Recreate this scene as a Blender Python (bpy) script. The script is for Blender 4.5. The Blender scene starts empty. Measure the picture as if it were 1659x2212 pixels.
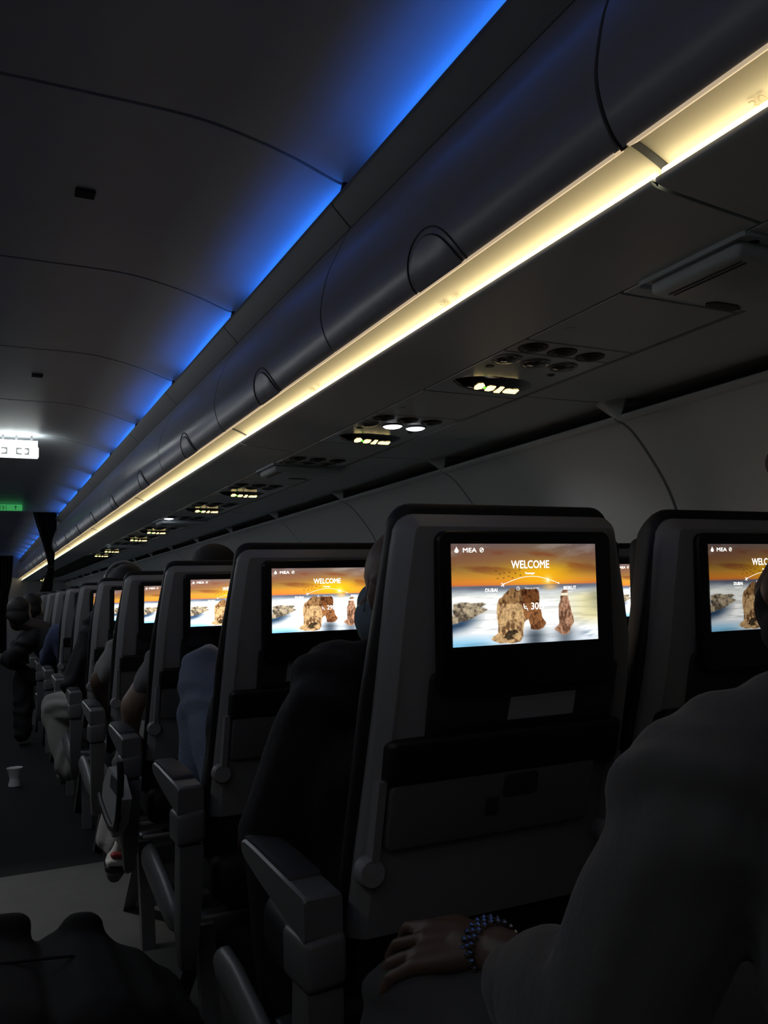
import bpy, bmesh, math, random
import numpy as np
from mathutils import Vector, Matrix
random.seed(7)
rng = np.random.default_rng(11)
C = bpy.context.scene.collection
R = math.radians
V = Vector

# ------------------------------------------------------------------ scene numbers (metres; X right, Y forward, Z up)
EYE = 1.04
AX = 0.21            # aisle centre line
FRAME = 1.063        # pitch of the panel joints
J0 = 0.872           # first joint ahead of the camera
PITCH = 0.7873       # seat pitch
ROW0 = 1.032         # rear face of the first seat row ahead
YA, YB = -1.3, 19.6  # ends of the cabin built

# ------------------------------------------------------------------ materials
def mat(name, col, rough=0.5, metal=0.0, bump=None, emit=None, estr=0.0, coat=0.0, vary=0.0, spec=0.5, sheen=0.0):
    m = bpy.data.materials.new(name); m.use_nodes = True
    nt = m.node_tree; b = nt.nodes['Principled BSDF']
    b.inputs['Base Color'].default_value = (*col, 1)
    b.inputs['Roughness'].default_value = rough
    b.inputs['Metallic'].default_value = metal
    b.inputs['Specular IOR Level'].default_value = spec
    b.inputs['Coat Weight'].default_value = coat
    b.inputs['Sheen Weight'].default_value = sheen
    if emit:
        b.inputs['Emission Color'].default_value = (*emit, 1)
        b.inputs['Emission Strength'].default_value = estr
    if bump or vary:
        tc = nt.nodes.new('ShaderNodeTexCoord')
    if bump:
        sc, st = bump
        n = nt.nodes.new('ShaderNodeTexNoise'); n.inputs['Scale'].default_value = sc; n.inputs['Detail'].default_value = 4
        bp = nt.nodes.new('ShaderNodeBump'); bp.inputs['Strength'].default_value = st; bp.inputs['Distance'].default_value = 0.01
        nt.links.new(tc.outputs['Object'], n.inputs['Vector'])
        nt.links.new(n.outputs['Fac'], bp.inputs['Height']); nt.links.new(bp.outputs['Normal'], b.inputs['Normal'])
    if vary:
        n2 = nt.nodes.new('ShaderNodeTexNoise'); n2.inputs['Scale'].default_value = 9; n2.inputs['Detail'].default_value = 5
        mx = nt.nodes.new('ShaderNodeMix'); mx.data_type = 'RGBA'
        mx.inputs[6].default_value = (*[c*(1-vary) for c in col], 1); mx.inputs[7].default_value = (*[min(1, c*(1+vary)) for c in col], 1)
        nt.links.new(tc.outputs['Object'], n2.inputs['Vector'])
        nt.links.new(n2.outputs['Fac'], mx.inputs[0]); nt.links.new(mx.outputs[2], b.inputs['Base Color'])
    return m

M = {}
M['ceiling'] = mat('ceiling panel grey', (.65, .71, .77), .42, vary=.04)
M['rail']    = mat('ceiling rail grey', (.14, .14, .145), .5)
M['bin']     = mat('bin plastic grey', (.27, .27, .285), .30, vary=.04)
M['under']   = mat('underside panel grey', (.56, .63, .67), .42, vary=.05)
M['side']    = mat('sidewall grey', (.54, .575, .59), .5, vary=.04)
M['dark']    = mat('dark gap', (.012, .012, .013), .8)
M['seam']    = mat('dark seal', (.03, .03, .033), .6)
M['cove']    = mat('cream cove reflector', (.62, .55, .42), .6)
M['tube']    = mat('warm light tube', (.8, .8, .75), .5, emit=(1, .87, .54), estr=4.2)
M['tube2']   = mat('cool light tube', (.8, .8, .8), .5, emit=(.90, .97, 1.0), estr=14)
M['tube3']   = mat('cool light tube dimmed', (.8, .8, .8), .5, emit=(.96, .98, .95), estr=4.6)
M['lens']    = mat('warm light lens', (.6, .5, .4), .5, emit=(1, .76, .50), estr=.46)
M['blue']    = mat('blue cove lamp', (.1, .1, .2), .5, emit=(.024, .20, 1.0), estr=8.6)
M['shell']   = mat('seat shell grey plastic', (.28, .28, .283), .45, vary=.04)
M['cushion'] = mat('black leather', (.012, .012, .014), .55, bump=(260, .12))
M['bezel']   = mat('black gloss plastic', (.006, .006, .007), .3)
M['black']   = mat('black matte plastic', (.008, .008, .009), .55)
M['tray']    = mat('tray grey plastic', (.15, .15, .15), .5)
M['recess']  = mat('charcoal recess', (.035, .035, .04), .6)
M['card']    = mat('white card', (.42, .43, .46), .6)
M['arm']     = mat('armrest grey plastic', (.15, .15, .152), .4)  # set darker to carry the shade of the unseen camera holder
M['armpad']  = mat('armrest pad charcoal', (.06, .06, .065), .55)
M['metal']   = mat('brushed metal', (.4, .4, .41), .3, metal=1)
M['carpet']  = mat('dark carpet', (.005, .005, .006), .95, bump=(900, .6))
M['aislelit']   = mat('pale floor with painted light', (.17, .17, .165), .95, bump=(700, .8), vary=.15)  # light on the near aisle floor put into this paler tone
M['plate']   = mat('service plate grey', (.56, .63, .67), .22)
M['ring']    = mat('clear lamp ring', (.3, .3, .31), .15)
M['glassdk'] = mat('dark lamp glass', (.10, .10, .105), .12)
M['on']      = mat('lit reading lamp', (.9, .9, .9), .3, emit=(.86, .92, 1.0), estr=5)
M['icon']    = mat('lit sign icon', (.9, .8, .5), .4, emit=(1, .76, .30), estr=2.6)
M['dot']     = mat('green indicator', (.1, .9, .1), .4, emit=(.18, 1, .05), estr=1.2)
M['signdk']  = mat('sign lens black', (.008, .007, .006), .12)
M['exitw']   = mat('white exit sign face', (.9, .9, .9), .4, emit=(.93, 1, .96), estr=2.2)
M['exitdk']  = mat('exit sign dark marking', (.2, .21, .2), .5, emit=(.93, 1, .96), estr=.25)
M['exitg']   = mat('green exit sign face', (.1, .5, .2), .4, emit=(.035, .27, .075), estr=1.0)
M['exitgdk'] = mat('green exit sign marking', (.01, .05, .02), .5, emit=(.01, .06, .02), estr=1.0)
M['curtain'] = mat('navy curtain', (.006, .006, .009), .9)
M['bulk']    = mat('bulkhead grey', (.40, .40, .40), .5, vary=.04)
M['skin']    = mat('skin', (.13, .08, .058), .5, bump=(120, .08))
M['skinlt']  = mat('fair skin', (.36, .25, .19), .5, bump=(120, .08))
M['skindk']  = mat('silhouette dark skin', (.035, .022, .016), .5, bump=(120, .08))  # shade on the far silhouetted heads put into the skin colour
M['hair']    = mat('black hair', (.006, .005, .005), .5, bump=(300, .5))
M['hoodie']  = mat('grey sweatshirt', (.105, .105, .10), .95, bump=(45, .25), sheen=.2)  # shade from the camera side put into this darker grey
M['trouser'] = mat('grey trousers', (.07, .07, .07), .95, bump=(60, .25))
M['darkcl']  = mat('black jacket', (.010, .010, .013), .8, bump=(50, .3))
M['denim']   = mat('blue denim', (.16, .20, .29), .9, bump=(90, .35), vary=.15)
M['white']   = mat('white cotton', (.26, .26, .25), .9, bump=(40, .4))
M['greytee'] = mat('grey tshirt', (.19, .19, .19), .9, bump=(40, .4))
M['beige']   = mat('pale trousers', (.30, .29, .27), .9, bump=(40, .35))
M['bluecl']  = mat('blue shirt', (.06, .08, .17), .9, bump=(40, .35))
M['mask']    = mat('pale blue face mask', (.20, .27, .32), .9, bump=(70, .3))
M['maskblk'] = mat('black face mask', (.012, .012, .013), .9)
M['shoew']   = mat('white shoe', (.55, .55, .53), .6)
M['shoered'] = mat('red shoe stripe', (.28, .03, .03), .6)
M['crystal'] = mat('silver beads', (.5, .5, .5), .12, metal=1)
M['bagpale'] = mat('pale bag fabric', (.40, .40, .39), .8, bump=(120, .2))
M['bag']     = mat('black bag fabric', (.004, .004, .004), .85, bump=(200, .3))
M['eye']     = mat('dark eye', (.01, .01, .01), .2)
M['ink']     = mat('grey print', (.32, .26, .15), .6)
M['specs']   = mat('headset grey', (.25, .25, .26), .25)

# screen picture: emission from the colours of the picture times the brightness of that screen
sm = bpy.data.materials.new('screen picture'); sm.use_nodes = True
nt = sm.node_tree; nt.nodes.clear()
ou = nt.nodes.new('ShaderNodeOutputMaterial'); em = nt.nodes.new('ShaderNodeEmission')
at = nt.nodes.new('ShaderNodeAttribute'); at.attribute_name = 'picture'
ab = nt.nodes.new('ShaderNodeAttribute'); ab.attribute_type = 'OBJECT'; ab.attribute_name = 'brightness'
nt.links.new(at.outputs['Color'], em.inputs['Color']); nt.links.new(ab.outputs['Fac'], em.inputs['Strength'])
nt.links.new(em.outputs[0], ou.inputs[0])
M['picture'] = sm
M['letters'] = mat('lit lettering', (.9, .9, .9), .5, emit=(1, .97, .88), estr=1.15)

# ------------------------------------------------------------------ helpers
def tag(o, label=None, cat=None, group=None, kind=None):
    if label: o['label'] = label
    if cat: o['category'] = cat
    if group: o['group'] = group
    if kind: o['kind'] = kind
    return o

def empty(name, loc, label=None, cat=None, group=None, kind=None):
    o = bpy.data.objects.new(name, None); C.objects.link(o); o.location = loc
    o.empty_display_size = .05
    return tag(o, label, cat, group, kind)

def link(name, me, m, parent=None, smooth=True):
    o = bpy.data.objects.new(name, me); C.objects.link(o)
    if m is not None and not me.materials: me.materials.append(M[m] if isinstance(m, str) else m)
    if parent: o.parent = parent
    if smooth: me.shade_smooth()
    return o

def obj(name, bm, m, parent=None, smooth=True, sharp=35):
    bmesh.ops.recalc_face_normals(bm, faces=bm.faces)
    if smooth and sharp:
        for e in bm.edges:
            if len(e.link_faces) == 2 and e.calc_face_angle(0) > R(sharp): e.smooth = False
    me = bpy.data.meshes.new(name); bm.to_mesh(me); bm.free()
    return link(name, me, m, parent, smooth)

def B(): return bmesh.new()

def box(bm, lo, hi, bev=0.0, seg=2, mtx=None):
    lo, hi = V(lo), V(hi)
    r = bmesh.ops.create_cube(bm, size=1)
    vs = r['verts']; c = (lo+hi)/2; d = hi-lo
    for v in vs: v.co = V((v.co.x*d.x, v.co.y*d.y, v.co.z*d.z)) + c
    if bev:
        es = list({e for v in vs for e in v.link_edges})
        rb = bmesh.ops.bevel(bm, geom=es, offset=bev, segments=seg, affect='EDGES', profile=.5)
        vs = list({v for f in rb['faces'] for v in f.verts} | {v for v in vs if v.is_valid})
    if mtx is not None:
        for v in vs: v.co = mtx @ v.co
    return vs

def loops(bm, rings, close=True, cap=True):
    """skin a list of rings (lists of points, same length)"""
    rr = [[bm.verts.new(p) for p in ring] for ring in rings]
    n = len(rr[0])
    for a, b in zip(rr[:-1], rr[1:]):
        for i in range(n if close else n-1):
            j = (i+1) % n
            bm.faces.new((a[i], a[j], b[j], b[i]))
    if cap and close:
        bm.faces.new(rr[0][::-1]); bm.faces.new(rr[-1])
    return rr

def sweep_y(bm, sec, y0, y1, close=True, ny=1):
    loops(bm, [[(x, y0+(y1-y0)*k/ny, z) for x, z in sec] for k in range(ny+1)], close)

def thick(prof, t):
    """closed section from an open (x,z) profile offset to its left by t"""
    P = [V((a, b)) for a, b in prof]; off = []
    for i, p in enumerate(P):
        d = (P[min(i+1, len(P)-1)] - P[max(i-1, 0)]).normalized()
        off.append(p + V((-d.y, d.x))*t)
    return [tuple(p) for p in P] + [tuple(p) for p in off[::-1]]

def smooth_prof(pts, n=4):
    """Catmull-Rom through the points"""
    P = [np.array(p, float) for p in pts]; P = [2*P[0]-P[1]] + P + [2*P[-1]-P[-2]]
    out = []
    for i in range(1, len(P)-2):
        for k in range(n):
            t = k/n; a, b, c, d = P[i-1:i+3]
            out.append(tuple(.5*((2*b)+(-a+c)*t+(2*a-5*b+4*c-d)*t*t+(-a+3*b-3*c+d)*t**3)))
    out.append(tuple(P[-2]))
    return out

def tube(bm, pts, r, seg=8, close=False):
    pts = [V(p) for p in pts]; n = len(pts); rings = []
    rs = r if isinstance(r, (list, tuple)) else [r]*n
    up = None
    for i, p in enumerate(pts):
        d = (pts[(i+1) % n] - pts[i-1]) if close else (pts[min(i+1, n-1)] - pts[max(i-1, 0)])
        d.normalize()
        if up is None:
            up = d.orthogonal().normalized()
        up = (up - d*up.dot(d))
        up = up.normalized() if up.length > 1e-6 else d.orthogonal().normalized()
        w = d.cross(up)
        rings.append([p + (up*math.cos(2*math.pi*k/seg) + w*math.sin(2*math.pi*k/seg))*rs[i] for k in range(seg)])
    if close: loops(bm, rings + [rings[0]], True, False); bmesh.ops.remove_doubles(bm, verts=bm.verts, dist=1e-6)
    else: loops(bm, rings)

def lathe(bm, prof, centre, seg=24, axis='Z', mtx=None):
    rings = []
    for r, h in prof:
        rings.append([V((r*math.cos(2*math.pi*k/seg), r*math.sin(2*math.pi*k/seg), h)) for k in range(seg)])
    Mx = Matrix.Translation(centre)
    if axis == 'X': Mx = Mx @ Matrix.Rotation(R(90), 4, 'Y')
    if axis == 'Y': Mx = Mx @ Matrix.Rotation(R(-90), 4, 'X')
    if mtx is not None: Mx = Mx @ mtx
    loops(bm, [[Mx @ p for p in ring] for ring in rings])

def rrect(x0, x1, z0, z1, r, n=5, radii=None):
    """rounded rectangle outline (x,z), counter-clockwise from lower left; radii = (bl, br, tr, tl)"""
    rr = radii or (r, r, r, r); out = []
    for (cx, cz, a0, q) in ((x0, z0, 180, rr[0]), (x1, z0, 270, rr[1]), (x1, z1, 0, rr[2]), (x0, z1, 90, rr[3])):
        sx = 1 if cx == x0 else -1; sz = 1 if cz == z0 else -1
        for k in range(n+1):
            a = R(a0 + 90*k/n)
            out.append((cx + sx*q + q*math.cos(a), cz + sz*q + q*math.sin(a)))
    return out

def plate(bm, outline, y0, y1, bev=0.0, f=None):
    """slab in the XZ plane between y0 (rear, towards -Y) and y1, its rear edge eased by bev; f maps points"""
    cx = sum(p[0] for p in outline)/len(outline); cz = sum(p[1] for p in outline)/len(outline)
    def ins(b):
        P = [V(p) for p in outline]; n = len(P); res = []
        for i in range(n):
            d = (P[(i+1) % n]-P[i-1])
            d = d.normalized() if d.length > 1e-9 else V((1, 0))
            res.append(P[i] + V((-d.y, d.x))*b)
        return res
    f = f or (lambda p: p)
    rings = []
    if bev:
        for k in range(4):
            a = R(90*k/3)
            rings.append([f(V((p.x, y0+bev*(1-math.sin(a)), p.y))) for p in ins(bev*(1-math.cos(a)))][:])
        rings = rings[::1]
        # first ring is the eased rear face edge: order from most inset to none
        rings = []
        for k in range(4):
            a = R(90*k/3)
            rings.append([f(V((p.x, y0+bev*(1-math.cos(a)), p.y))) for p in ins(bev*(1-math.sin(a)))])
    else:
        rings.append([f(V((x, y0, z))) for x, z in outline])
    rings.append([f(V((x, y1, z))) for x, z in outline])
    loops(bm, rings)

def dup(root, loc):
    r = root.copy(); C.objects.link(r); r.location = loc
    for ch in root.children:
        c = ch.copy(); C.objects.link(c); c.parent = r
        for g in ch.children:
            d = g.copy(); C.objects.link(d); d.parent = c
    return r

def realise(o):
    """apply an object's modifiers to its mesh"""
    dg = bpy.context.evaluated_depsgraph_get(); dg.update()
    me = bpy.data.meshes.new_from_object(o.evaluated_get(dg))
    old = o.data; o.modifiers.clear(); o.data = me; bpy.data.meshes.remove(old)
    return o

# ------------------------------------------------------------------ soft bodies: many capsules and ellipsoids fused into ONE surface
def cap(bm, p0, p1, r0, r1=None):
    r1 = r0 if r1 is None else r1
    t = B()
    for p, r in ((p0, r0), (p1, r1)):
        bmesh.ops.create_icosphere(t, subdivisions=2, radius=r, matrix=Matrix.Translation(V(p)))
    if (V(p0)-V(p1)).length > 1e-5:
        h = bmesh.ops.convex_hull(t, input=t.verts)
        junk = [g for g in h['geom_interior'] if isinstance(g, bmesh.types.BMVert)]
        bmesh.ops.delete(t, geom=junk, context='VERTS')
    me = bpy.data.meshes.new('t'); t.to_mesh(me); t.free(); bm.from_mesh(me); bpy.data.meshes.remove(me)

def chain(bm, pts, rs):
    for a, b, ra, rb in zip(pts[:-1], pts[1:], rs[:-1], rs[1:]): cap(bm, a, b, ra, rb)

def ell(bm, c, r, rot=None, fr=None):
    """ellipsoid; fr = (forward, side, up) frame for its radii"""
    m = Matrix.Translation(V(c))
    if fr is not None:
        f, s, u = fr
        m = m @ Matrix((( s.x, f.x, u.x, 0), (s.y, f.y, u.y, 0), (s.z, f.z, u.z, 0), (0, 0, 0, 1)))
    if rot: m = m @ rot
    m = m @ Matrix.Diagonal((r[0], r[1], r[2], 1))
    bmesh.ops.create_icosphere(bm, subdivisions=3, radius=1, matrix=m)

def fuse(name, bm, m, parent, voxel=.01, smooth=4):
    me = bpy.data.meshes.new(name); bm.to_mesh(me); bm.free()
    o = link(name, me, m, parent)
    rm = o.modifiers.new('r', 'REMESH'); rm.mode = 'VOXEL'; rm.voxel_size = voxel; rm.use_smooth_shade = True
    if smooth:
        s = o.modifiers.new('s', 'SMOOTH'); s.factor = .5; s.iterations = smooth
    bpy.context.view_layer.update()
    realise(o); o.data.shade_smooth()
    if not o.data.materials: o.data.materials.append(M[m])
    return o

# =================================================================== THE CABIN
joints = [J0 + FRAME*k for k in range(-2, 18)]
# floor: dark carpet; the lit stretch of aisle near the camera is painted paler
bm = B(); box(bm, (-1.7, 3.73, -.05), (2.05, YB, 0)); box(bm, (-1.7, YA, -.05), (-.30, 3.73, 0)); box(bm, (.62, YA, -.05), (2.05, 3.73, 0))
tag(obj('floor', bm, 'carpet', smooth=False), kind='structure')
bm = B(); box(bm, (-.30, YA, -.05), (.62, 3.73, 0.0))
tag(obj('floor_aisle', bm, 'aislelit', smooth=False), kind='structure')

# ceiling: curved panels, one per frame, dark gaps between them
half = [(0, 2.219), (.24, 2.2165), (.39, 2.194), (.51, 2.163), (.60, 2.131), (.645, 2.121), (.70, 2.127), (.73, 2.150)]
prof_c = [(AX-x, z) for x, z in half[:0:-1]] + [(AX+x, z) for x, z in half]
prof_c = smooth_prof(prof_c, 4)
bm = B()
for j in joints:
    sweep_y(bm, thick(prof_c, .012), j+.0065, j+FRAME-.0065, True, 1)
ceil = obj('ceiling', bm, 'ceiling'); tag(ceil, kind='structure')
bm = B(); sweep_y(bm, thick([(x, z+.016) for x, z in prof_c], .01), YA, YB)
o = obj('ceiling_backing', bm, 'dark'); tag(o, kind='structure')
# cove rails either side, split at the joints, and the ribs closing the far end of each cove
def mirror(sec): return [(2*AX-x, z) for x, z in sec][::-1]
rail = [(.8145, 2.064), (.8155, 2.069), (.822, 2.070), (.873, 2.015), (.868, 2.004), (.818, 2.056)]
for side, nm in ((1, 'trim_right_rail'), (-1, 'trim_left_rail')):
    bm = B()
    for j in joints: sweep_y(bm, rail if side == 1 else mirror(rail), j+.003, j+FRAME-.003)
    tag(obj(nm, bm, 'rail', sharp=50), kind='structure')
    bm = B(); pf = [(.866, 2.004), (.960, 2.004), (.960, 2.30), (.1, 2.30)]
    sweep_y(bm, thick(pf if side == 1 else mirror(pf), -.01 if side == 1 else -.01), YA, YB)
    for j in joints:
        sec = [(.830, 2.062), (.872, 2.008), (.958, 2.008), (.958, 2.17), (.855, 2.17), (.845, 2.115)]
        sweep_y(bm, sec if side == 1 else mirror(sec), j-.012, j+.002)
    tag(obj('trim_right_void' if side == 1 else 'trim_left_void', bm, 'dark'), kind='structure')
# blue lamps lying in the coves, one per panel, ending short of the next joint
for side in (1, -1):
    for i, j in enumerate(joints):
        if side == -1: xa, xb = 2*AX-.914, 2*AX-.874
        else: xa, xb = .874, .914
        bm = B(); box(bm, (xa, j+.014, 2.010), (xb, j+.84, 2.014))
        o = obj('cove_lamp', bm, 'blue', smooth=False)
        tag(o, ('blue light bar hidden behind the ceiling rail of the ' + ('right' if side == 1 else 'left') + ' cove'), 'lamp', 'blue lamps in the %s ceiling cove' % ('right' if side == 1 else 'left'))
        o['kind'] = 'structure'

# ------------------------------------------------------------------ right-hand overhead bins
bin_prof = smooth_prof([(.868, 2.005), (.852, 1.978), (.828, 1.930), (.800, 1.870), (.782, 1.800), (.777, 1.755), (.785, 1.712), (.800, 1.680), (.815, 1.664)], 5)
S = [0]
for a, b in zip(bin_prof[:-1], bin_prof[1:]): S.append(S[-1] + math.dist(a, b))
def on_bin(s, off=0.0):
    """point on the bin face at arc length s measured up from its lower edge, pushed out by off"""
    t = S[-1] - s
    i = max(0, min(len(S)-2, next((k for k in range(len(S)-1) if S[k+1] >= t), len(S)-2)))
    k = (t-S[i])/(S[i+1]-S[i]); a, b = V(bin_prof[i]), V(bin_prof[i+1])
    d = (b-a).normalized(); n = V((d.y, -d.x))
    if n.x > 0: n = -n
    p = a.lerp(b, k) + n*off
    return p.x, p.y
near_words = ['nearest', 'second nearest', 'third nearest', 'fourth nearest', 'fifth nearest', 'sixth nearest', 'seventh nearest', 'eighth nearest', 'ninth nearest', 'tenth nearest', 'eleventh nearest', 'twelfth nearest', 'thirteenth nearest', 'fourteenth nearest', 'fifteenth nearest', 'sixteenth nearest', 'seventeenth nearest', 'eighteenth nearest', 'nineteenth nearest', 'twentieth nearest']
bins = []
face_sec = thick(bin_prof, .016)
for i, j in enumerate(joints):
    root = empty('overhead_bin', (0, j, 0), None, 'overhead bin', 'overhead bins above the right-hand seats')
    bm = B(); sweep_y(bm, face_sec, .004, FRAME-.004, True, 1); obj('door', bm, 'bin', root)
    # half-round latch: a shallow raised plate with a dark rim, at the middle of the lower edge
    yc, rad = FRAME/2 - .015, .098
    bm = B(); c0 = [bm.verts.new((*[on_bin(.0, .003)[0]], yc, on_bin(.0, .003)[1]))]
    rings = []
    for k in range(19):
        a = math.pi*k/18
        x, z = on_bin(max(0, rad*.86*math.sin(a)), .0035); rings.append(V((x, yc+rad*.86*math.cos(a), z)))
    vs = [bm.verts.new(p) for p in rings]
    inner = []
    for q in (.6, .3):
        row = []
        for k in range(19):
            a = math.pi*k/18; x, z = on_bin(max(0, rad*.86*q*math.sin(a)), .0035); row.append(bm.verts.new((x, yc+rad*.86*q*math.cos(a), z)))
        inner.append(row)
    for A, Bb in zip([vs]+inner[:-1], inner):
        for k in range(18): bm.faces.new((A[k], A[k+1], Bb[k+1], Bb[k]))
    for k in range(18): bm.faces.new((inner[-1][k], inner[-1][k+1], c0[0]))
    lt = obj('latch', bm, 'bin', root)
    bm = B()
    for rr in (rad*.87, rad*1.02):
        pts = []
        for k in range(25):
            a = math.pi*k/24; x, z = on_bin(rr*math.sin(a), .001); pts.append((x, yc+rr*math.cos(a), z))
        tube(bm, pts, .0018, 6)
    obj('latch_rim', bm, 'seam', lt)
    bm = B()  # seal in the joint
    sweep_y(bm, thick([(x+.006, z) for x, z in bin_prof], .006), -.006, .006); obj('seal', bm, 'seam', root)
    bins.append(root)
for i, b in enumerate(bins):
    b['label'] = 'curved grey overhead bin with half-round latch, %s to the camera' % near_words[i]

# ------------------------------------------------------------------ warm light strips under the bins (each two bins long)
placards = ['31', '30', '29', '28', '27', '26', '25', '24']
def text_mesh(s, size, align='CENTER', bold=0.0, xscale=1.0):
    cu = bpy.data.curves.new('t', 'FONT'); cu.body = s; cu.size = size; cu.align_x = align; cu.align_y = 'CENTER'
    cu.resolution_u = 3
    o = bpy.data.objects.new('t', cu); C.objects.link(o); bpy.context.view_layer.update()
    dg = bpy.context.evaluated_depsgraph_get(); dg.update()
    me = bpy.data.meshes.new_from_object(o.evaluated_get(dg))
    bpy.data.objects.remove(o); bpy.data.curves.remove(cu)
    for v in me.vertices: v.co.x *= xscale
    return me
def add_text(bm, s, size, mtx, **k):
    b = k.pop('bold', 0)
    me = text_mesh(s, size, **k)
    for dx, dy in (((0, 0),) if not b else ((-b, 0), (b, 0), (0, b), (0, -b))):
        m2 = me.copy(); m2.transform(mtx @ Matrix.Translation((dx, dy, 0))); bm.from_mesh(m2); bpy.data.meshes.remove(m2)
    bpy.data.meshes.remove(me)

cove_prof = smooth_prof([(.836, 1.6805), (.856, 1.6735), (.876, 1.665), (.896, 1.6555), (.910, 1.645), (.915, 1.630)], 4)
seg = [J0 - 2*FRAME + 2*FRAME*k for k in range(0, 11)]
for i, y in enumerate(seg):
    if y > YB - 1.2: continue
    L = min(2*FRAME, YB - y)
    root = empty('light_strip', (0, y, 0), 'warm white light strip under the overhead bins, %s section to the camera' % near_words[i], 'light strip', 'warm light strips under the bins')
    bm = B(); sweep_y(bm, thick(cove_prof, .004), .006, L-.006); obj('reflector', bm, 'cove', root)
    # glowing tube along the lower edge of the cove
    bm = B(); sweep_y(bm, [(.890+.0115*math.cos(R(a)), 1.6365+.0115*math.sin(R(a))) for a in range(0, 360, 24)], .010, L-.010)
    obj('light_tube', bm, 'tube', root)
    bm = B(); sweep_y(bm, [(.8125, 1.6625), (.816, 1.668), (.831, 1.674), (.8335, 1.671), (.8175, 1.661)], .014, L-.014)
    obj('upper_lens', bm, 'lens', root)
    bm = B(); sweep_y(bm, thick([(x-.002, z-.001) for x, z in cove_prof], .006), -.007, .007); obj('joint_band', bm, 'seam', root)
# row numbers printed on the reflector
for n, y in enumerate((.70, 1.50, 2.285)):
    root = empty('row_placard', (.8915, y, 1.6565), None, 'placard', 'row number placards on the light strip')
    bm = B()
    Mx = Matrix(((0, 0, -.55, 0), (-1, 0, 0, 0), (0, 1, -.8, 0), (0, 0, 0, 1)))
    Mx = Matrix(((0, -.91, -.42, 0), (-1, 0, 0, 0), (0, .42, -.91, 0), (0, 0, 0, 1)))
    add_text(bm, placards[n+1], .026, Mx @ Matrix.Translation((.0, 0, .003)))
    obj('number', bm, 'ink', root, smooth=False)
    bm = B(); add_text(bm, 'DEF', .014, Mx @ Matrix.Translation((.05, .004, .003)))
    obj('seat_letters', bm, 'ink', root, smooth=False)
    root['label'] = 'row number %s and seat letters printed on the light strip' % placards[n+1]

# ------------------------------------------------------------------ underside: lip panel, service channel, outer panel, recess, sidewall
lip = smooth_prof([(.885, 1.634), (.876, 1.633), (.8725, 1.628), (.877, 1.622), (.90, 1.618), (.985, 1.610), (1.088, 1.6015)], 4)
bm = B()
for y in seg:
    sweep_y(bm, thick(lip, .010), y+.004, min(y+2*FRAME, YB)-.004)
tag(obj('trim_bin_underside', bm, 'under'), kind='structure')
bm = B(); sweep_y(bm, [(.89, 1.632), (1.10, 1.615), (1.10, 1.66), (.92, 1.66)], YA, YB)
sweep_y(bm, [(1.08, 1.616), (1.42, 1.616), (1.42, 1.64), (1.08, 1.64)], YA, YB)
tag(obj('trim_service_void', bm, 'dark', smooth=False), kind='structure')
outer = smooth_prof([(1.401, 1.5965), (1.50, 1.5965), (1.60, 1.598), (1.70, 1.6005), (1.80, 1.606), (1.88, 1.612), (1.945, 1.606), (1.965, 1.58), (1.960, 1.50)], 5)
bm = B()
for j in joints: sweep_y(bm, thick(outer, .010), j+.004, j+FRAME-.004)
tag(obj('trim_outer_panel', bm, 'under'), kind='structure')
wallp = smooth_prof([(1.722, 1.552), (1.736, 1.545), (1.752, 1.540), (1.79, 1.513), (1.845, 1.450), (1.900, 1.373), (1.942, 1.285), (1.975, 1.17), (1.995, 1.03), (2.0, .85), (1.985, .6), (1.95, .3), (1.90, 0.0)], 4)
bm = B()
for j in joints: sweep_y(bm, thick(wallp, .012), j+.006, j+FRAME-.006)
tag(obj('wall_right', bm, 'side'), kind='structure')
bm = B(); sweep_y(bm, thick([(x+.018, z+.01) for x, z in wallp], .01), YA, YB)
sweep_y(bm, [(1.985, 1.45), (2.0, 1.45), (2.0, 1.66), (1.96, 1.66)], YA, YB)
tag(obj('wall_right_backing', bm, 'dark'), kind='structure')
bm = B()   # brackets bridging the recess at every joint
for j in joints:
    rings = []
    for y, w in ((j-.07, .0), (j-.03, .6), (j, 1), (j+.03, .6), (j+.07, .0)):
        rings.append([(1.665, y, 1.600+.012*(1-w)), (1.735-.03*(1-w), y, 1.546+.062*(1-w)), (1.75-.03*(1-w), y, 1.57+.045*(1-w)), (1.70, y, 1.635)])
    loops(bm, rings)
tag(obj('trim_wall_bracket', bm, 'under'), kind='structure')

# far bulkhead, rear closure, left-hand side (outside the frame; it shades and reflects)
bm = B(); box(bm, (-1.7, YB, 0), (2.1, YB+.05, 2.3)); tag(obj('wall_front', bm, 'bulk', smooth=False), kind='structure')
bm = B(); box(bm, (-1.7, YA-.05, 0), (2.1, YA, 2.3)); tag(obj('wall_rear', bm, 'bulk', smooth=False), kind='structure')
left_prof = [(2*AX-x, z) for x, z in bin_prof + [(.822, 1.672), (.902, 1.648), (.90, 1.618), (1.088, 1.60), (1.585, 1.592), (1.70, 1.575)] + wallp[1:]]
bm = B(); sweep_y(bm, thick(left_prof, -.02), YA, YB); tag(obj('wall_left', bm, 'bin'), kind='structure')

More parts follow.
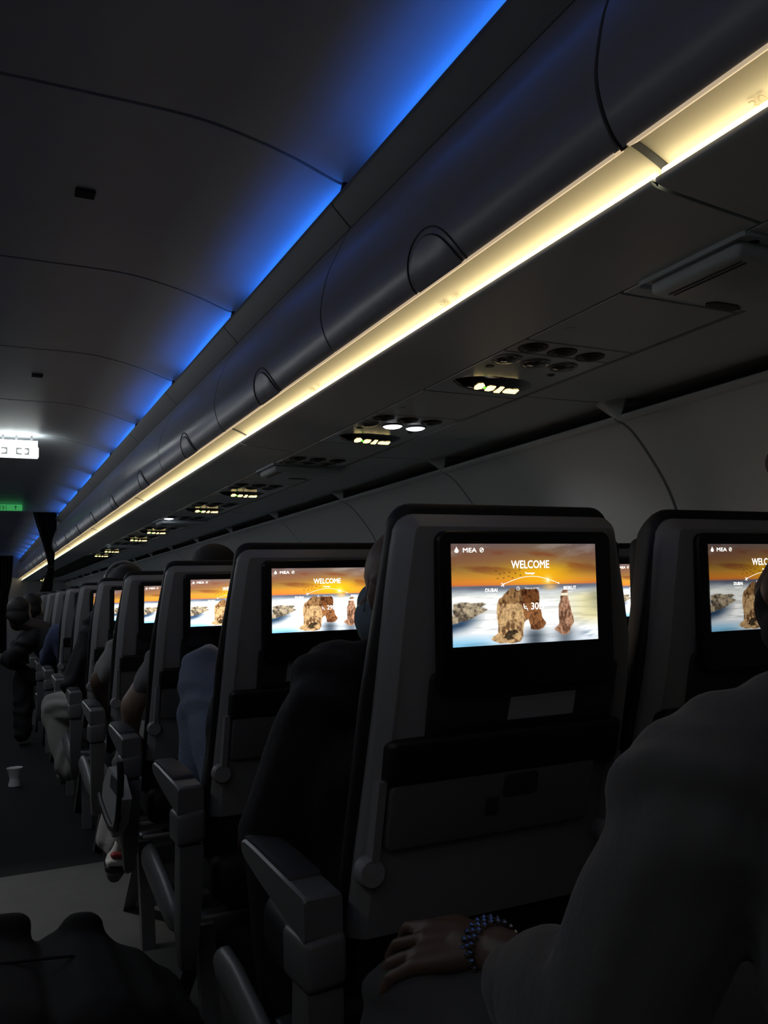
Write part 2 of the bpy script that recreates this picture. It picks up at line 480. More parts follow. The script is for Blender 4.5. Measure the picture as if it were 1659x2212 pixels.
# ------------------------------------------------------------------ passenger service panels
def vesica(x0, x1, y0, y1, n=14):
    a, b = (x1-x0)/2, (y1-y0)/2; cx, cy = (x0+x1)/2, (y0+y1)/2
    top = [(cx - a*math.cos(math.pi*k/n), cy + b*math.sin(math.pi*k/n)**1.3) for k in range(n+1)]
    bot = [(cx + a*math.cos(math.pi*k/n), cy - b*math.sin(math.pi*k/n)**1.3) for k in range(1, n)]
    return top + bot
def plateZ(bm, outline, z0, z1):
    loops(bm, [[(x, y, z0) for x, y in outline], [(x, y, z1) for x, y in outline]])
def sign_z(y):   # the lens bulges down with its steep side facing aft; local y from the panel origin
    t = (y-1.785)/(1.915-1.785)
    return 1.600 - .019*max(0, math.sin(math.pi*min(max(t, 0), 1)**1.6))
def make_panel(lit, has_sign, label):
    root = empty('service_panel', (0, 0, 0), label, 'service panel', 'service panels above the right-hand seats')
    X0, X1 = 1.0935, 1.396
    bm = B(); box(bm, (X0, 1.194, 1.600), (X1, 1.494, 1.610), .002, 1)
    lathe(bm, [(.0, 1.599), (.011, 1.599), (.013, 1.601)], (1.135, 1.40, 0), 16)
    obj('blank_cover', bm, 'under', root, sharp=30)
    bm = B(); box(bm, (X0, 1.498, 1.600), (X1, 1.584, 1.610), .002, 1); obj('air_plate', bm, 'under', root, sharp=30)
    bm = B(); box(bm, (X0, 1.588, 1.600), (X1, 1.976, 1.610), .002, 1); obj('lamp_plate', bm, 'plate', root, sharp=30)
    for k in range(3):
        x, y = 1.140 + .0885*k, 1.541 + .008*k
        bm = B(); lathe(bm, [(.036, 1.6005), (.034, 1.597), (.026, 1.599), (.022, 1.596), (.012, 1.590), (.006, 1.5895), (0.0005, 1.5895)], (x, y, 0), 24)
        g = obj('air_vent', bm, 'black', root, sharp=60)
        bm = B(); tube(bm, [(x+.017*math.cos(a), y+.017*math.sin(a), 1.5945) for a in [2*math.pi*q/20 for q in range(20)]], .0016, 6, True); obj('vent_ring', bm, 'ring', g)
        x, y = 1.135 + .0885*k, 1.641 + .007*k
        bm = B(); lathe(bm, [(.037, 1.6005), (.037, 1.5965), (.0335, 1.596), (.031, 1.598)], (x, y, 0), 28); l = obj('reading_light', bm, 'ring', root, sharp=50)
        bm = B(); lathe(bm, [(.032, 1.598), (.026, 1.594), (.014, 1.591), (.0005, 1.590)], (x, y, 0), 24); obj('lamp_lens', bm, 'on' if k in lit else 'glassdk', l)
    bm = B()
    for (x, y, r) in ((1.133, 1.711, .010), (1.331, 1.728, .009)): lathe(bm, [(.0005, 1.598), (r, 1.598), (r+.002, 1.601)], (x, y, 0), 14)
    obj('sensor_hole', bm, 'black', root)
    if has_sign:
        bm = B(); ol = vesica(1.112, 1.354, 1.780, 1.920)
        cx, cy = 1.233, 1.849
        rows = []
        for q in (1, .85, .65, .45, .2):
            rows.append([(cx+(x-cx)*q, cy+(y-cy)*q, 1.6002-(1.6-sign_z(cy+(y-cy)*q))*(1-q**6)) for x, y in ol])
        loops(bm, rows); s = obj('sign_lens', bm, 'signdk', root)
        def icon(pts, x, y, mname, nm):
            b2 = B(); vs = [b2.verts.new((x+px, y+py*1.2, sign_z(y+py*1.2)-.0018)) for px, py in pts]; f = b2.faces.new(vs)
            r = bmesh.ops.extrude_face_region(b2, geom=[f]); 
            for v in [g for g in r['geom'] if isinstance(g, bmesh.types.BMVert)]: v.co.z += .002
            obj(nm, b2, mname, s, smooth=False)
        icon([(-.013, .002), (-.010, -.010), (.003, -.013), (.013, -.006), (.012, .006), (.002, .012), (-.008, .011)], 1.185, 1.843, 'icon', 'belt_icon')
        icon([(-.002, -.003), (.002, -.003), (.003, .003), (-.002, .003)], 1.2035, 1.846, 'dot', 'indicator')
        icon([(-.012, -.006), (-.006, -.011), (.012, -.010), (.013, .004), (.004, .011), (-.009, .010)], 1.221, 1.848, 'icon', 'buckle_icon')
        icon([(-.006, -.013), (.006, -.013), (.007, .002), (.009, .013), (-.009, .013), (-.008, .002)], 1.253, 1.851, 'icon', 'phone_icon')
        icon([(-.021, -.006), (-.012, -.010), (.004, -.008), (.006, -.011), (.010, -.008), (.013, -.011), (.020, -.009), (.021, .008), (-.010, .009), (-.021, .006)], 1.290, 1.853, 'icon', 'cigarette_icon')
    return root
def make_monitor(y, label):
    root = empty('folding_monitor', (0, y, 0), label, 'monitor', 'folded-up monitors over the right-hand seats')
    bm = B(); box(bm, (1.100, -.105, 1.572), (1.408, .100, 1.604), .012, 3)
    obj('housing', bm, 'under', root)
    bm = B(); box(bm, (1.122, -.085, 1.5705), (1.126, .075, 1.5735)); box(bm, (1.134, -.085, 1.5705), (1.137, .075, 1.5735)); obj('hinge_slot', bm, 'seam', root, smooth=False)
    bm = B(); loops(bm, [[(1.225, .085, z), (1.240, .072, z), (1.295, .072, z), (1.315, .085, z), (1.305, .096, z), (1.235, .096, z)] for z in (1.570, 1.574)]); obj('latch', bm, 'seam', root, smooth=False)
    bm = B(); box(bm, (1.085, -.13, 1.5985), (1.412, .115, 1.6035), .010, 2); obj('surround', bm, 'under', root)
    return root
lit_of = {1: (1, 2), 5: (0,)}
row_word = ['the first row of screens ahead', 'the second seat row ahead', 'the third seat row ahead', 'the fourth seat row ahead', 'the fifth seat row ahead', 'the sixth seat row ahead', 'the seventh seat row ahead', 'the eighth seat row ahead', 'the ninth seat row ahead', 'the tenth seat row ahead']
proto = {}
for n in list(range(-2, 11)) + [20, 21]:
    y = PITCH*n
    if n < 0: lab = 'grey service panel with air vents, %s the camera row' % ('over' if n == -1 else 'behind')
    elif n > 12: lab = 'far service panel beyond the curtain with a lit sign, %s of the two' % ('nearer' if n == 20 else 'farther')
    else:
        lab = 'service panel with ' + ('two lit reading lights and lit sign' if n == 1 else 'one lit reading light' if n == 5 else 'amber lit sign' if n % 3 != 2 else 'dark reading lights') + ', over ' + (row_word[n] if n < 10 else 'the last lit row')
    key = (lit_of.get(n, ()), n % 3 != 2 or n > 12)
    if n == 20: y = 17.62 - 1.85
    if n == 21: y = 18.45 - 1.85
    if key not in proto:
        p = make_panel(*key, lab); proto[key] = p; p.location = (0, y, 0)
    else:
        p = dup(proto[key], (0, y, 0)); p['label'] = lab
    if n < 0: continue
for n in (-1, 2, 5, 8):
    make_monitor(1.815 + PITCH*n, 'grey folded-up monitor housing hanging from the panel, %s' % {-1: 'at the upper right near the camera', 2: 'over the third seat row', 5: 'over the sixth seat row', 8: 'over the ninth seat row'}[n])
# the lit reading lamps throw real light down; one added spot has no lamp
def spot(x, y, z, tx, ty, tz, w, ang, col=(.86, .92, 1)):
    l = bpy.data.lights.new('reading_or_fill_beam', 'SPOT'); l.energy = w; l.spot_size = R(ang); l.spot_blend = .6; l.shadow_soft_size = .025; l.color = col
    o = bpy.data.objects.new('reading_or_fill_beam', l); C.objects.link(o); o.location = (x, y, z)
    o.rotation_euler = V((tx-x, ty-y, tz-z)).to_track_quat('-Z', 'Y').to_euler(); return o
spot(1.223, 1.648+PITCH, 1.585, 1.25, 2.15+.0, .5, 1.1, 55)
spot(1.312, 1.655+PITCH, 1.585, 1.92, 2.25, .9, 1.6, 75)
spot(-.62, 3.25, 1.58, .06, 3.25, 0, 26, 44, (1, .98, .95))  # added fill spot for the aisle floor, no lamp built at its place
spot(1.135, 1.641+5*PITCH, 1.585, .9, 5.4, .5, 1.2, 60)

# ------------------------------------------------------------------ ceiling sensors
for y, lab in ((2.435, 'small dark square sensor on the ceiling, near the camera'), (4.53, 'small dark square sensor on the ceiling, farther ahead')):
    bm = B(); box(bm, (.236, y-.026, 2.211), (.290, y+.026, 2.2175), .003, 1)
    tag(obj('ceiling_sensor', bm, 'dark'), lab, 'sensor', 'ceiling sensors')

# ------------------------------------------------------------------ white exit sign and green exit sign
root = empty('exit_sign', (AX, 6.2, 2.11), 'bright white lit exit sign hanging from the ceiling', 'exit sign')
bm = B(); box(bm, (-.165, 0, -.040), (.165, .06, .034), .008, 2); obj('light_box', bm, 'exitw', root)
for bx in (-.145, -.062, .022, .118):
    bm = B(); box(bm, (bx-.0075, -.004, .034), (bx+.0075, .012, .110)); obj('bracket', bm, 'rail', root, smooth=False)
bm = B(); box(bm, (-.160, .030, .034), (.160, .036, .082)); obj('ceiling_glow_standin', bm, 'exitw', root, smooth=False)  # glowing plate added in place of the light thrown on the ceiling
bm = B()
for cx, flip in ((-.075, 1), (.062, -1)):
    # dark square around a pale round symbol: four corner pieces
    for sx in (-1, 1):
        for sz in (-1, 1):
            pts = [(sx*.042, sz*.024), (sx*.042, sz*.004), (sx*.033, sz*.006), (sx*.026, sz*.013), (sx*(.010 if sx*flip < 0 else .004), sz*.015), (sx*(.014 if sx*flip < 0 else .002), sz*.024)]
            f = [bm.verts.new((cx+a, -.0012, b)) for a, b in pts]; bm.faces.new(f)
    for sx in (-1, 1):
        f = [bm.verts.new((cx+a, -.0012, b)) for a, b in ((sx*.042, .005), (sx*.042, -.005), (sx*.034, -.006), (sx*.034, .006))]; bm.faces.new(f)
obj('marking', bm, 'exitdk', root, smooth=False)
l = bpy.data.lights.new('exit_glow', 'AREA'); l.shape = 'RECTANGLE'; l.size = .30; l.size_y = .03; l.energy = .9; l.color = (.95, 1, .99)
o = bpy.data.objects.new('exit_glow', l); C.objects.link(o); o.location = (AX, 6.17, 2.148); o.rotation_euler = (R(165), 0, 0)

root = empty('exit_sign', (.22, 10.24, 2.165), 'green glowing exit sign with an arrow, on the ceiling beam', 'exit sign')
bm = B(); box(bm, (-.235, 0, -.034), (.235, .03, .034), .004, 1); obj('sign_face', bm, 'exitg', root)
bm = B()
Mx = Matrix.Translation((0, -.0012, 0)) @ Matrix.Rotation(R(90), 4, 'X')
add_text(bm, 'EXIT', .052, Mx @ Matrix.Translation((-.10, .0, 0)), bold=.001)
for pts in ([(.010, -.026), (.016, -.026), (.016, .026), (.010, .026)], [(.066, -.026), (.072, -.026), (.072, .026), (.066, .026)], [(.026, .020), (.040, .020), (.052, -.002), (.040, -.024), (.028, -.024), (.040, -.002)]):
    bm.faces.new([bm.verts.new((a, -.0012, b)) for a, b in pts])
f = [bm.verts.new((.165+a, -.0012, b)) for a, b in ((-.005, -.024), (.005, -.024), (.005, .004), (.018, .004), (0, .024), (-.018, .004), (-.005, .004))]; bm.faces.new(f)
obj('marking', bm, 'exitgdk', root, smooth=False)

# ------------------------------------------------------------------ ceiling beam and curtains
for y, nm in ((10.28, 'trim_beam_middle'), (18.66, 'trim_beam_far')):
    bm = B(); box(bm, (AX-.62, y, 2.128), (AX+.62, y+.06, 2.225), .006, 2); tag(obj(nm, bm, 'under'), kind='structure')
def curtain(y, rows, label, folds=7):
    root = empty('curtain', (0, y, 0), label, 'curtain')
    bm = B(); rings = []; n = 96
    for (z, xa, xb, d) in rows:
        ring = []
        for k in range(n+1):
            t = k/n; ring.append((xa+(xb-xa)*t, d*math.sin(t*folds*2*math.pi), z))
        for k in range(n, -1, -1):
            t = k/n; ring.append((xa+(xb-xa)*t, d*math.sin(t*folds*2*math.pi)+.006, z))
        rings.append(ring)
    loops(bm, rings); obj('cloth', bm, 'curtain', root)
    return root
c = curtain(10.40, [(2.135, .575, .835, .03), (2.0, .61, .832, .03), (1.8, .672, .822, .028), (1.62, .722, .812, .022), (1.52, .742, .806, .016), (1.46, .735, .808, .018), (1.36, .70, .80, .024), (1.22, .66, .79, .03)], 'dark curtain gathered narrow with a tie, beside the green exit sign')
bm = B(); tube(bm, [(.774+.036*math.cos(a), .003+.024*math.sin(a), 1.50) for a in [2*math.pi*q/20 for q in range(20)]], .009, 6, True); obj('tie', bm, 'black', c)
c = curtain(18.78, [(2.11, .25, .68, .04), (1.6, .27, .66, .04), (1.3, .30, .60, .04), (.9, .32, .57, .04), (.15, .32, .58, .04)], 'wide dark curtain hanging far ahead at the end of the aisle')

# =================================================================== SCREEN PICTURE
W_, H_ = 320, 180
def lin(c): c = np.asarray(c, float)/255; return np.where(c <= .04045, c/12.92, ((c+.055)/1.055)**2.4)
def vnoise(u, v, fx, fy, seed):
    r = np.random.default_rng(seed); g = r.random((int(fy)+3, int(fx)+3))
    x, y = u*fx, v*fy; i, j = np.floor(x).astype(int), np.floor(y).astype(int); a, b = x-i, y-j; i, j = i % (g.shape[1]-1), j % (g.shape[0]-1)
    a, b = a*a*(3-2*a), b*b*(3-2*b)
    return (g[j, i]*(1-a)+g[j, i+1]*a)*(1-b) + (g[j+1, i]*(1-a)+g[j+1, i+1]*a)*b
def fbm(u, v, fx, fy, seed, o=4):
    s, amp, t = 0, 1, 0
    for k in range(o): s = s + amp*vnoise(u, v, fx*2**k, fy*2**k, seed+k); t += amp; amp *= .55
    return s/t
SSA = 3
ug, vg = np.meshgrid(np.linspace(0, 1, W_+1), np.linspace(0, 1, H_+1))
uu, vv = np.meshgrid((np.arange((W_+1)*SSA)-1)/(W_*SSA), (np.arange((H_+1)*SSA)-1)/(H_*SSA)); uu, vv = np.clip(uu, 0, 1), np.clip(vv, 0, 1)
def ss(a, b, x): t = np.clip((x-a)/(b-a), 0, 1); return t*t*(3-2*t)
def inside(poly, u, v):
    ins = np.zeros(u.shape, bool); n = len(poly)
    for k in range(n):
        (x1, y1), (x2, y2) = poly[k], poly[(k+1) % n]
        cond = ((y1 > v) != (y2 > v)) & (u < (x2-x1)*(v-y1)/(y2-y1+1e-12)+x1); ins ^= cond
    return ins
def lerp3(a, b, t): return a + (b-a)*t[..., None]
def grad(v, stops):
    out = np.zeros(v.shape+(3,)); 
    for c in range(3): out[..., c] = np.interp(v, [s[0] for s in stops], [s[1][c] for s in stops])
    return out
hz = .415
sky = grad(vv, [(0, (108, 92, 90)), (.10, (128, 92, 70)), (.18, (142, 102, 66)), (.25, (158, 124, 58)), (.32, (204, 148, 56)), (.38, (234, 146, 50)), (hz, (218, 126, 72))])
side = grad(uu, [(0, (.94, .9, .92)), (.35, (1, .98, .95)), (.6, (1.04, 1.06, .95)), (1, (.92, .92, 1.0))])
sky = sky*side
cl = fbm(uu+.35*vv, vv-.18*uu, 3, 9, 5)
sky = lerp3(sky, np.array([122., 62, 38]), ss(.50, .72, cl)*ss(.02, .12, vv)*(1-ss(.22, .36, vv))*.75)
cl2 = fbm(uu+.2*vv+.3, vv+.25*uu, 4, 11, 21)
sky = lerp3(sky, np.array([150., 138, 128]), ss(.52, .8, cl2)*(1-ss(.1, .3, vv))*.55)
gl = np.exp(-(((uu-.60)/.22)**2+((vv-.31)/.11)**2)); sky = lerp3(sky, np.array([255., 186, 22]), np.clip(gl*.95, 0, 1))
gl = np.exp(-(((uu-.645)/.03)**2+((vv-.372)/.045)**2)); sky = lerp3(sky, np.array([255., 226, 120]), np.clip(gl, 0, 1))
sea = grad(vv, [(hz, (104, 104, 118)), (.445, (116, 124, 140)), (.475, (190, 198, 204)), (.52, (246, 248, 242)), (.8, (255, 255, 252)), (1, (235, 245, 255))])
rt = ss(.66, .98, uu)
sea = lerp3(sea, np.array([238., 224, 150]), rt*ss(.46, .56, vv)*(1-ss(.72, .9, vv))*.75)
sea = lerp3(sea, np.array([150., 150, 128]), ss(.86, 1.05, uu)*ss(.42, .5, vv)*(1-ss(.6, .8, vv))*.8)
sea = lerp3(sea, np.array([246., 196, 120]), np.exp(-(((uu-.66)/.05)**2+((vv-.44)/.03)**2))*.8)
sea = lerp3(sea, np.array([92., 112, 140]), ss(.80, 1.0, uu)*ss(.72, .92, vv)*ss(.38, .58, fbm(uu, vv+.2*uu, 4, 10, 8))*.95)
sea = lerp3(sea, np.array([120., 196, 238]), ss(.86, 1.0, vv)*(1-ss(.10, .40, uu))*.85)
sea = lerp3(sea, np.array([40., 66, 96]), np.exp(-(((vv-.80+.42*uu)/.07)**2))*(1-ss(.05, .24, uu))*.95)
for cx, wd in ((.545, .07), (.76, .07)): sea = lerp3(sea, np.array([60., 72, 84]), np.exp(-(((uu-cx)/wd)**2))*ss(.80, .92, vv)*(.85 if cx < .6 else .7))
wv = fbm(uu, vv, 6, 40, 31); sea = sea*(1-.12*ss(.5, .7, wv)*(ss(.9, .4, vv))[...])[..., None] if False else sea*(1-.10*ss(.5, .75, wv))[..., None]
img = np.where((vv < hz)[..., None], sky, sea)
sun = ((uu-.645)*1.78)**2+(vv-.372)**2 < .018**2
img[sun] = (255, 250, 215)
dst = (uu + (fbm(uu, vv, 18, 12, 40)-.5)*.022, vv + (fbm(uu, vv, 18, 12, 44)-.5)*.034)
def rock(poly, base, darkc, seed, vert=1.0):
    global img
    m = inside(poly, *dst)
    t = .55*fbm(uu, vv, 30*vert, 15, seed, 4)+.45*fbm(uu, vv, 80*vert, 30, seed+4, 3); t2 = fbm(uu, vv, 90, 60, seed+9, 3)
    col = lerp3(np.broadcast_to(np.array(base, float), img.shape), np.array(darkc, float), ss(.45, .66, t)*.8)
    col = col*(.72+.56*t2)[..., None]
    img = np.where(m[..., None], col, img); return m
rock([(0, .585), (.08, .572), (.19, .58), (.225, .60), (.185, .625), (.232, .645), (.19, .685), (.1, .74), (0, .785)], (176, 160, 132), (52, 44, 38), 51, .6)
big = [(.292, .60), (.305, .55), (.335, .52), (.362, .475), (.39, .44), (.43, .452), (.47, .458), (.555, .456), (.578, .485), (.582, .62), (.60, .74), (.622, .80), (.60, .85), (.555, .87), (.516, .862), (.508, .80), (.497, .768), (.482, .78), (.468, .83), (.463, .93), (.44, .985), (.31, .99), (.265, .955), (.248, .94), (.265, .91), (.294, .885), (.294, .76), (.288, .68)]
mb = rock(big, (206, 168, 118), (92, 60, 38), 60)
back = mb & inside([(.47, .44), (.60, .44), (.63, .9), (.52, .88), (.48, .76), (.455, .6)], *dst)
img = np.where(back[..., None], img*np.array([.74, .60, .52]), img)
topd = mb & (vv < .60); img = np.where(topd[..., None], img*np.array([.74, .68, .62]), img)
foot = mb & inside([(.325, .93), (.36, .87), (.42, .855), (.43, .885), (.385, .915), (.40, .95), (.36, .965), (.34, .93)], *dst)
img = np.where(foot[..., None], img*.35, img)
mr = rock([(.742, .50), (.752, .48), (.783, .48), (.79, .56), (.803, .64), (.812, .72), (.826, .80), (.806, .85), (.785, .915), (.748, .945), (.695, .89), (.682, .868), (.712, .83), (.72, .76), (.722, .65), (.733, .57)], (176, 132, 104), (84, 54, 38), 75, 1.6)
bd = inside([(.735, .508), (.795, .508), (.795, .535), (.735, .535)], uu, vv) & (vv < .535); img[bd & mr] = (250, 240, 210)
for bx, by in ((.29, .27), (.315, .30), (.345, .29), (.38, .285), (.42, .295), (.34, .34), (.375, .325), (.40, .34), (.30, .345), (.45, .26), (.455, .315)):
    d = (np.abs(uu-bx) < .006) & (np.abs(vv-by-.5*np.abs(uu-bx)) < .005); img[d] = (90, 66, 40)
col_lin = lin(np.clip(img, 0, 255))
boost = np.clip((img.min(-1)-236)/19, 0, 1); col_lin = col_lin*(1+.35*boost)[..., None]
col_lin = col_lin.reshape(H_+1, SSA, W_+1, SSA, 3).mean((1, 3))

SW, SH = .252, .1425
def display_mesh():
    xs = (ug-.5)*SW; zs = (.5-vg)*SH
    co = np.stack([xs.ravel(), np.zeros(xs.size), zs.ravel()], 1)
    n = W_+1; i = np.arange(W_*H_); r, c = i//W_, i % W_
    a = r*n+c; fc = np.stack([a, a+n, a+n+1, a+1], 1)
    me = bpy.data.meshes.new('display'); me.from_pydata(co.tolist(), [], fc.tolist()); me.update()
    at = me.color_attributes.new('picture', 'FLOAT_COLOR', 'POINT')
    cc = np.ones((co.shape[0], 4), np.float32); cc[:, :3] = col_lin.reshape(-1, 3)
    at.data.foreach_set('color', cc.ravel()); me.materials.append(M['picture'])
    return me
DISP = display_mesh()

def UV(u, v): return (u-.5)*SW, (.5-v)*SH
FLAT = Matrix.Translation((0, -.0006, 0)) @ Matrix.Rotation(R(90), 4, 'X')
def lettering(seatno):
    bm = B()
    def T(s, u, v, h, **k):
        x, z = UV(u, v); add_text(bm, s, h, FLAT @ Matrix.Translation((x, z, 0)), **k)
    T('MEA', .118, .066, .0088, bold=.0001, xscale=1.35)
    T('WELCOME', .525, .213, .0160, bold=.00022, xscale=.86)
    T('Passenger', .52, .298, .0042, bold=.0001)
    T('DUBAI', .255, .462, .0072, bold=.0001); T('United Arab', .255, .502, .0032)
    T('BEIRUT', .80, .458, .0072, bold=.0001); T('Lebanon', .80, .497, .0032)
    T('Time to arrival', .53, .45, .0042)
    T('%s' % seatno, .567, .635, .0140, bold=.00014)
    def poly(pts):
        vs = [bm.verts.new((x, -.0006, z)) for x, z in pts]; bm.faces.new(vs)
    def line(pts, w):
        for (x0, z0), (x1, z1) in zip(pts[:-1], pts[1:]):
            d = V((x1-x0, z1-z0)); 
            if d.length < 1e-9: continue
            nrm = V((-d.y, d.x)).normalized()*w/2
            poly([(x0+nrm.x, z0+nrm.y), (x1+nrm.x, z1+nrm.y), (x1-nrm.x, z1-nrm.y), (x0-nrm.x, z0-nrm.y)])
    def ring(u, v, r, w, a0=0, a1=360, n=18):
        x, z = UV(u, v); line([(x+r*math.cos(R(a0+(a1-a0)*k/n)), z+r*math.sin(R(a0+(a1-a0)*k/n))) for k in range(n+1)], w)
    # drop mark at the left of the letters, round mark at the right
    x, z = UV(.034, .060)
    poly([(x, z+.0046), (x-.0012, z+.0022), (x-.0032, z-.0006), (x-.0034, z-.0024), (x-.0016, z-.0042), (x+.0018, z-.0042), (x+.0035, z-.0022), (x+.0031, z-.0002), (x+.0012, z+.0024)])
    ring(.197, .062, .0030, .0010); line([UV(.188, .074), UV(.197, .060), UV(.208, .052)], .0016)
    arc = [UV(.335+.385*k/24, .405-.075*math.sin(math.pi*k/24)) for k in range(25)]
    line(arc, .00085)
    x, z = UV(.72, .405); poly([(x+.0013*math.cos(2*math.pi*k/10), z+.0013*math.sin(2*math.pi*k/10)) for k in range(10)])
    x, z = UV(.332, .408)  # aeroplane
    line([(x-.003, z-.0022), (x+.003, z+.0018)], .0014); line([(x-.0022, z+.0028), (x+.0018, z-.0030)], .0013)
    ring(.435, .45, .0026, .0006); line([UV(.435, .45), UV(.435, .437)], .0005); line([UV(.435, .45), UV(.442, .45)], .0005)
    # seat symbol
    x, z = UV(.482, .636); line([(x-.003, z+.0045), (x-.002, z-.002), (x+.0032, z-.0022), (x+.0036, z-.0055)], .0014); line([(x-.0018, z+.0005), (x+.002, z+.0005)], .0012)
    me = bpy.data.meshes.new('lettering'); bm.to_mesh(me); bm.free(); me.materials.append(M['letters'])
    return me

# =================================================================== SEATS
def tilt(p):   # the seat back leans a little: lower = farther forward
    return V((p.x, p.y + max(0, (1.172-p.z))*.05 + max(0, .94-p.z)*.24, p.z))
def seat_parts(root):
    # upholstered back: a black cushion wider than the shell all round
    bm = B(); rings = []
    prof = [(1.174, .196, .0), (1.168, .205, 0), (1.12, .212, 0), (1.0, .218, 0), (.85, .226, 0), (.70, .234, 0), (.55, .236, 0), (.46, .232, 0)]
    outline_l = []
    ol = rrect(-.205, .205, 1.02, 1.173, .03, 5, (.001, .001, .034, .034))
    # outline from the lower left round the top
    pts = [(-.240, .46), (-.240, .62), (-.236, .80), (-.234, .90), (-.226, .97), (-.213, 1.04)] + [(-.199, 1.115)]
    arcL = [(-.196+.036-.036*math.cos(R(a)), 1.137+.036*math.sin(R(a))) for a in range(0, 91, 15)]
    arcR = [(.196-.036+.036*math.sin(R(a)), 1.137+.036*math.cos(R(a))) for a in range(0, 91, 15)]
    outline = pts + arcL + arcR + [(-x, z) for x, z in pts[::-1]]
    outline = outline[::-1]   # counter-clockwise seen from behind
    def inset(q):
        return [(x*(1-q/.21), z if z < .5 else z-q*.55*max(0, (z-.5)/.67)) for x, z in outline]
    loops(bm, [[tilt(V((x, y, z))) for x, z in inset(q)] for q, y in ((.016, .016), (.005, .018), (.001, .023), (0, .032), (.004, .046), (.016, .070), (.032, .095), (.050, .110))])
    obj('backrest', bm, 'cushion', root, sharp=60)
    # headrest wing on the front side
    bm = B(); box(bm, (-.150, .09, .98), (.150, .145, 1.135), .022, 3); 
    for v in bm.verts: v.co = tilt(v.co)
    obj('headrest', bm, 'cushion', root)
    # hard rear shell with bevelled sides
    def shell_outline(g):
        l = [(-.232+g, .56), (-.228+g, .70), (-.224+g, .80), (-.221+g, .90), (-.217+g, .97), (-.208+g, 1.04), (-.197+g, 1.11)]
        a = [(-.194+.030+(-.030+g)*math.cos(R(q)), 1.126+(.030-g)*math.sin(R(q))) for q in range(0, 91, 15)]
        o = l + a + [(-x, z) for x, z in a[::-1]] + [(-x, z) for x, z in l[::-1]]
        return o[::-1]
    bm = B(); rings = []
    for g, y in ((.022, -.015), (.0195, -.0145), (.004, .001), (.001, .006), (0, .012), (0, .024)):
        rings.append([tilt(V((x, y, z))) for x, z in shell_outline(g)])
    loops(bm, rings)
    obj('back_shell', bm, 'shell', root, sharp=28)
    # screen surround and screen
    bm = B(); plate(bm, rrect(-.146, .158, .905, 1.130, .016)[::1], -.021, -.008, .004, lambda p: V((p.x, p.y+(1.04-p.z)*.03, p.z)))
    bz = obj('screen_surround', bm, 'bezel', root, sharp=60)
    d = link('display', DISP, None, root, smooth=False); d.location = (0, -.0222, 1.04); d.rotation_euler = (R(1.72), 0, 0)
    d['brightness'] = 1.0
    # dark literature recess under the screen
    bm = B(); plate(bm, rrect(-.150, .178, .835, .935, .012), -.0165, -.006, .003, tilt); obj('literature_recess', bm, 'recess', root, sharp=60)
    bm = B(); plate(bm, rrect(-.140, .17, .832, .858, .004), -.024, -.017, .002, tilt); obj('literature_pocket', bm, 'black', root, sharp=60)
    # black latch band over the stowed tray, tray, tray arms, pivots
    bm = B(); plate(bm, rrect(-.210, .186, .782, .846, .012), -.036, -.008, .008, tilt); obj('latch_band', bm, 'black', root, sharp=60)
    bm = B(); plate(bm, rrect(-.203, .146, .690, .785, .010), -.032, -.010, .004, tilt)
    t = obj('tray_table', bm, 'tray', root, sharp=60)
    bm = B(); plate(bm, rrect(-.020, .040, .745, .779, .006), -.0345, -.031, .002, tilt); obj('tray_recess', bm, 'recess', t, sharp=60)
    bm = B(); plate(bm, rrect(-.048, -.028, .722, .748, .005), -.037, -.031, .002, tilt); obj('tray_latch', bm, 'recess', t, sharp=60)
    for sx in (-1, 1):
        bm = B(); x = sx*.204 - .010
        loops(bm, [[tilt(V((x+a, y, z))) for a, y in ((-.006, -.026), (.006, -.026), (.006, -.006), (-.006, -.006))] for z in (.66, .78, .79)])
        a = obj('tray_arm', bm, 'shell', root, sharp=40)
        bm = B(); lathe(bm, [(.0005, -.030), (.018, -.030), (.021, -.026), (.021, -.008)], tilt(V((x+.004*sx, 0, .662))), 20, 'Y'); obj('tray_pivot', bm, 'shell', a, sharp=50)
    # lower back
    bm = B(); plate(bm, rrect(-.215, .215, .40, .665, .03), .0, .03, .01, tilt); obj('lower_panel', bm, 'recess', root, sharp=60)
    # seat cushion
    bm = B(); box(bm, (-.228, .10, .36), (.228, .56, .475), .035, 4)
    for v in bm.verts: v.co.z += .06*(v.co.y-.10)
    obj('seat_cushion', bm, 'cushion', root)
    # legs and a cross beam
    bm = B(); box(bm, (-.235, .22, .27), (.235, .27, .315), .01, 2); box(bm, (-.235, .42, .27), (.235, .47, .315), .01, 2); obj('seat_beam', bm, 'metal', root)
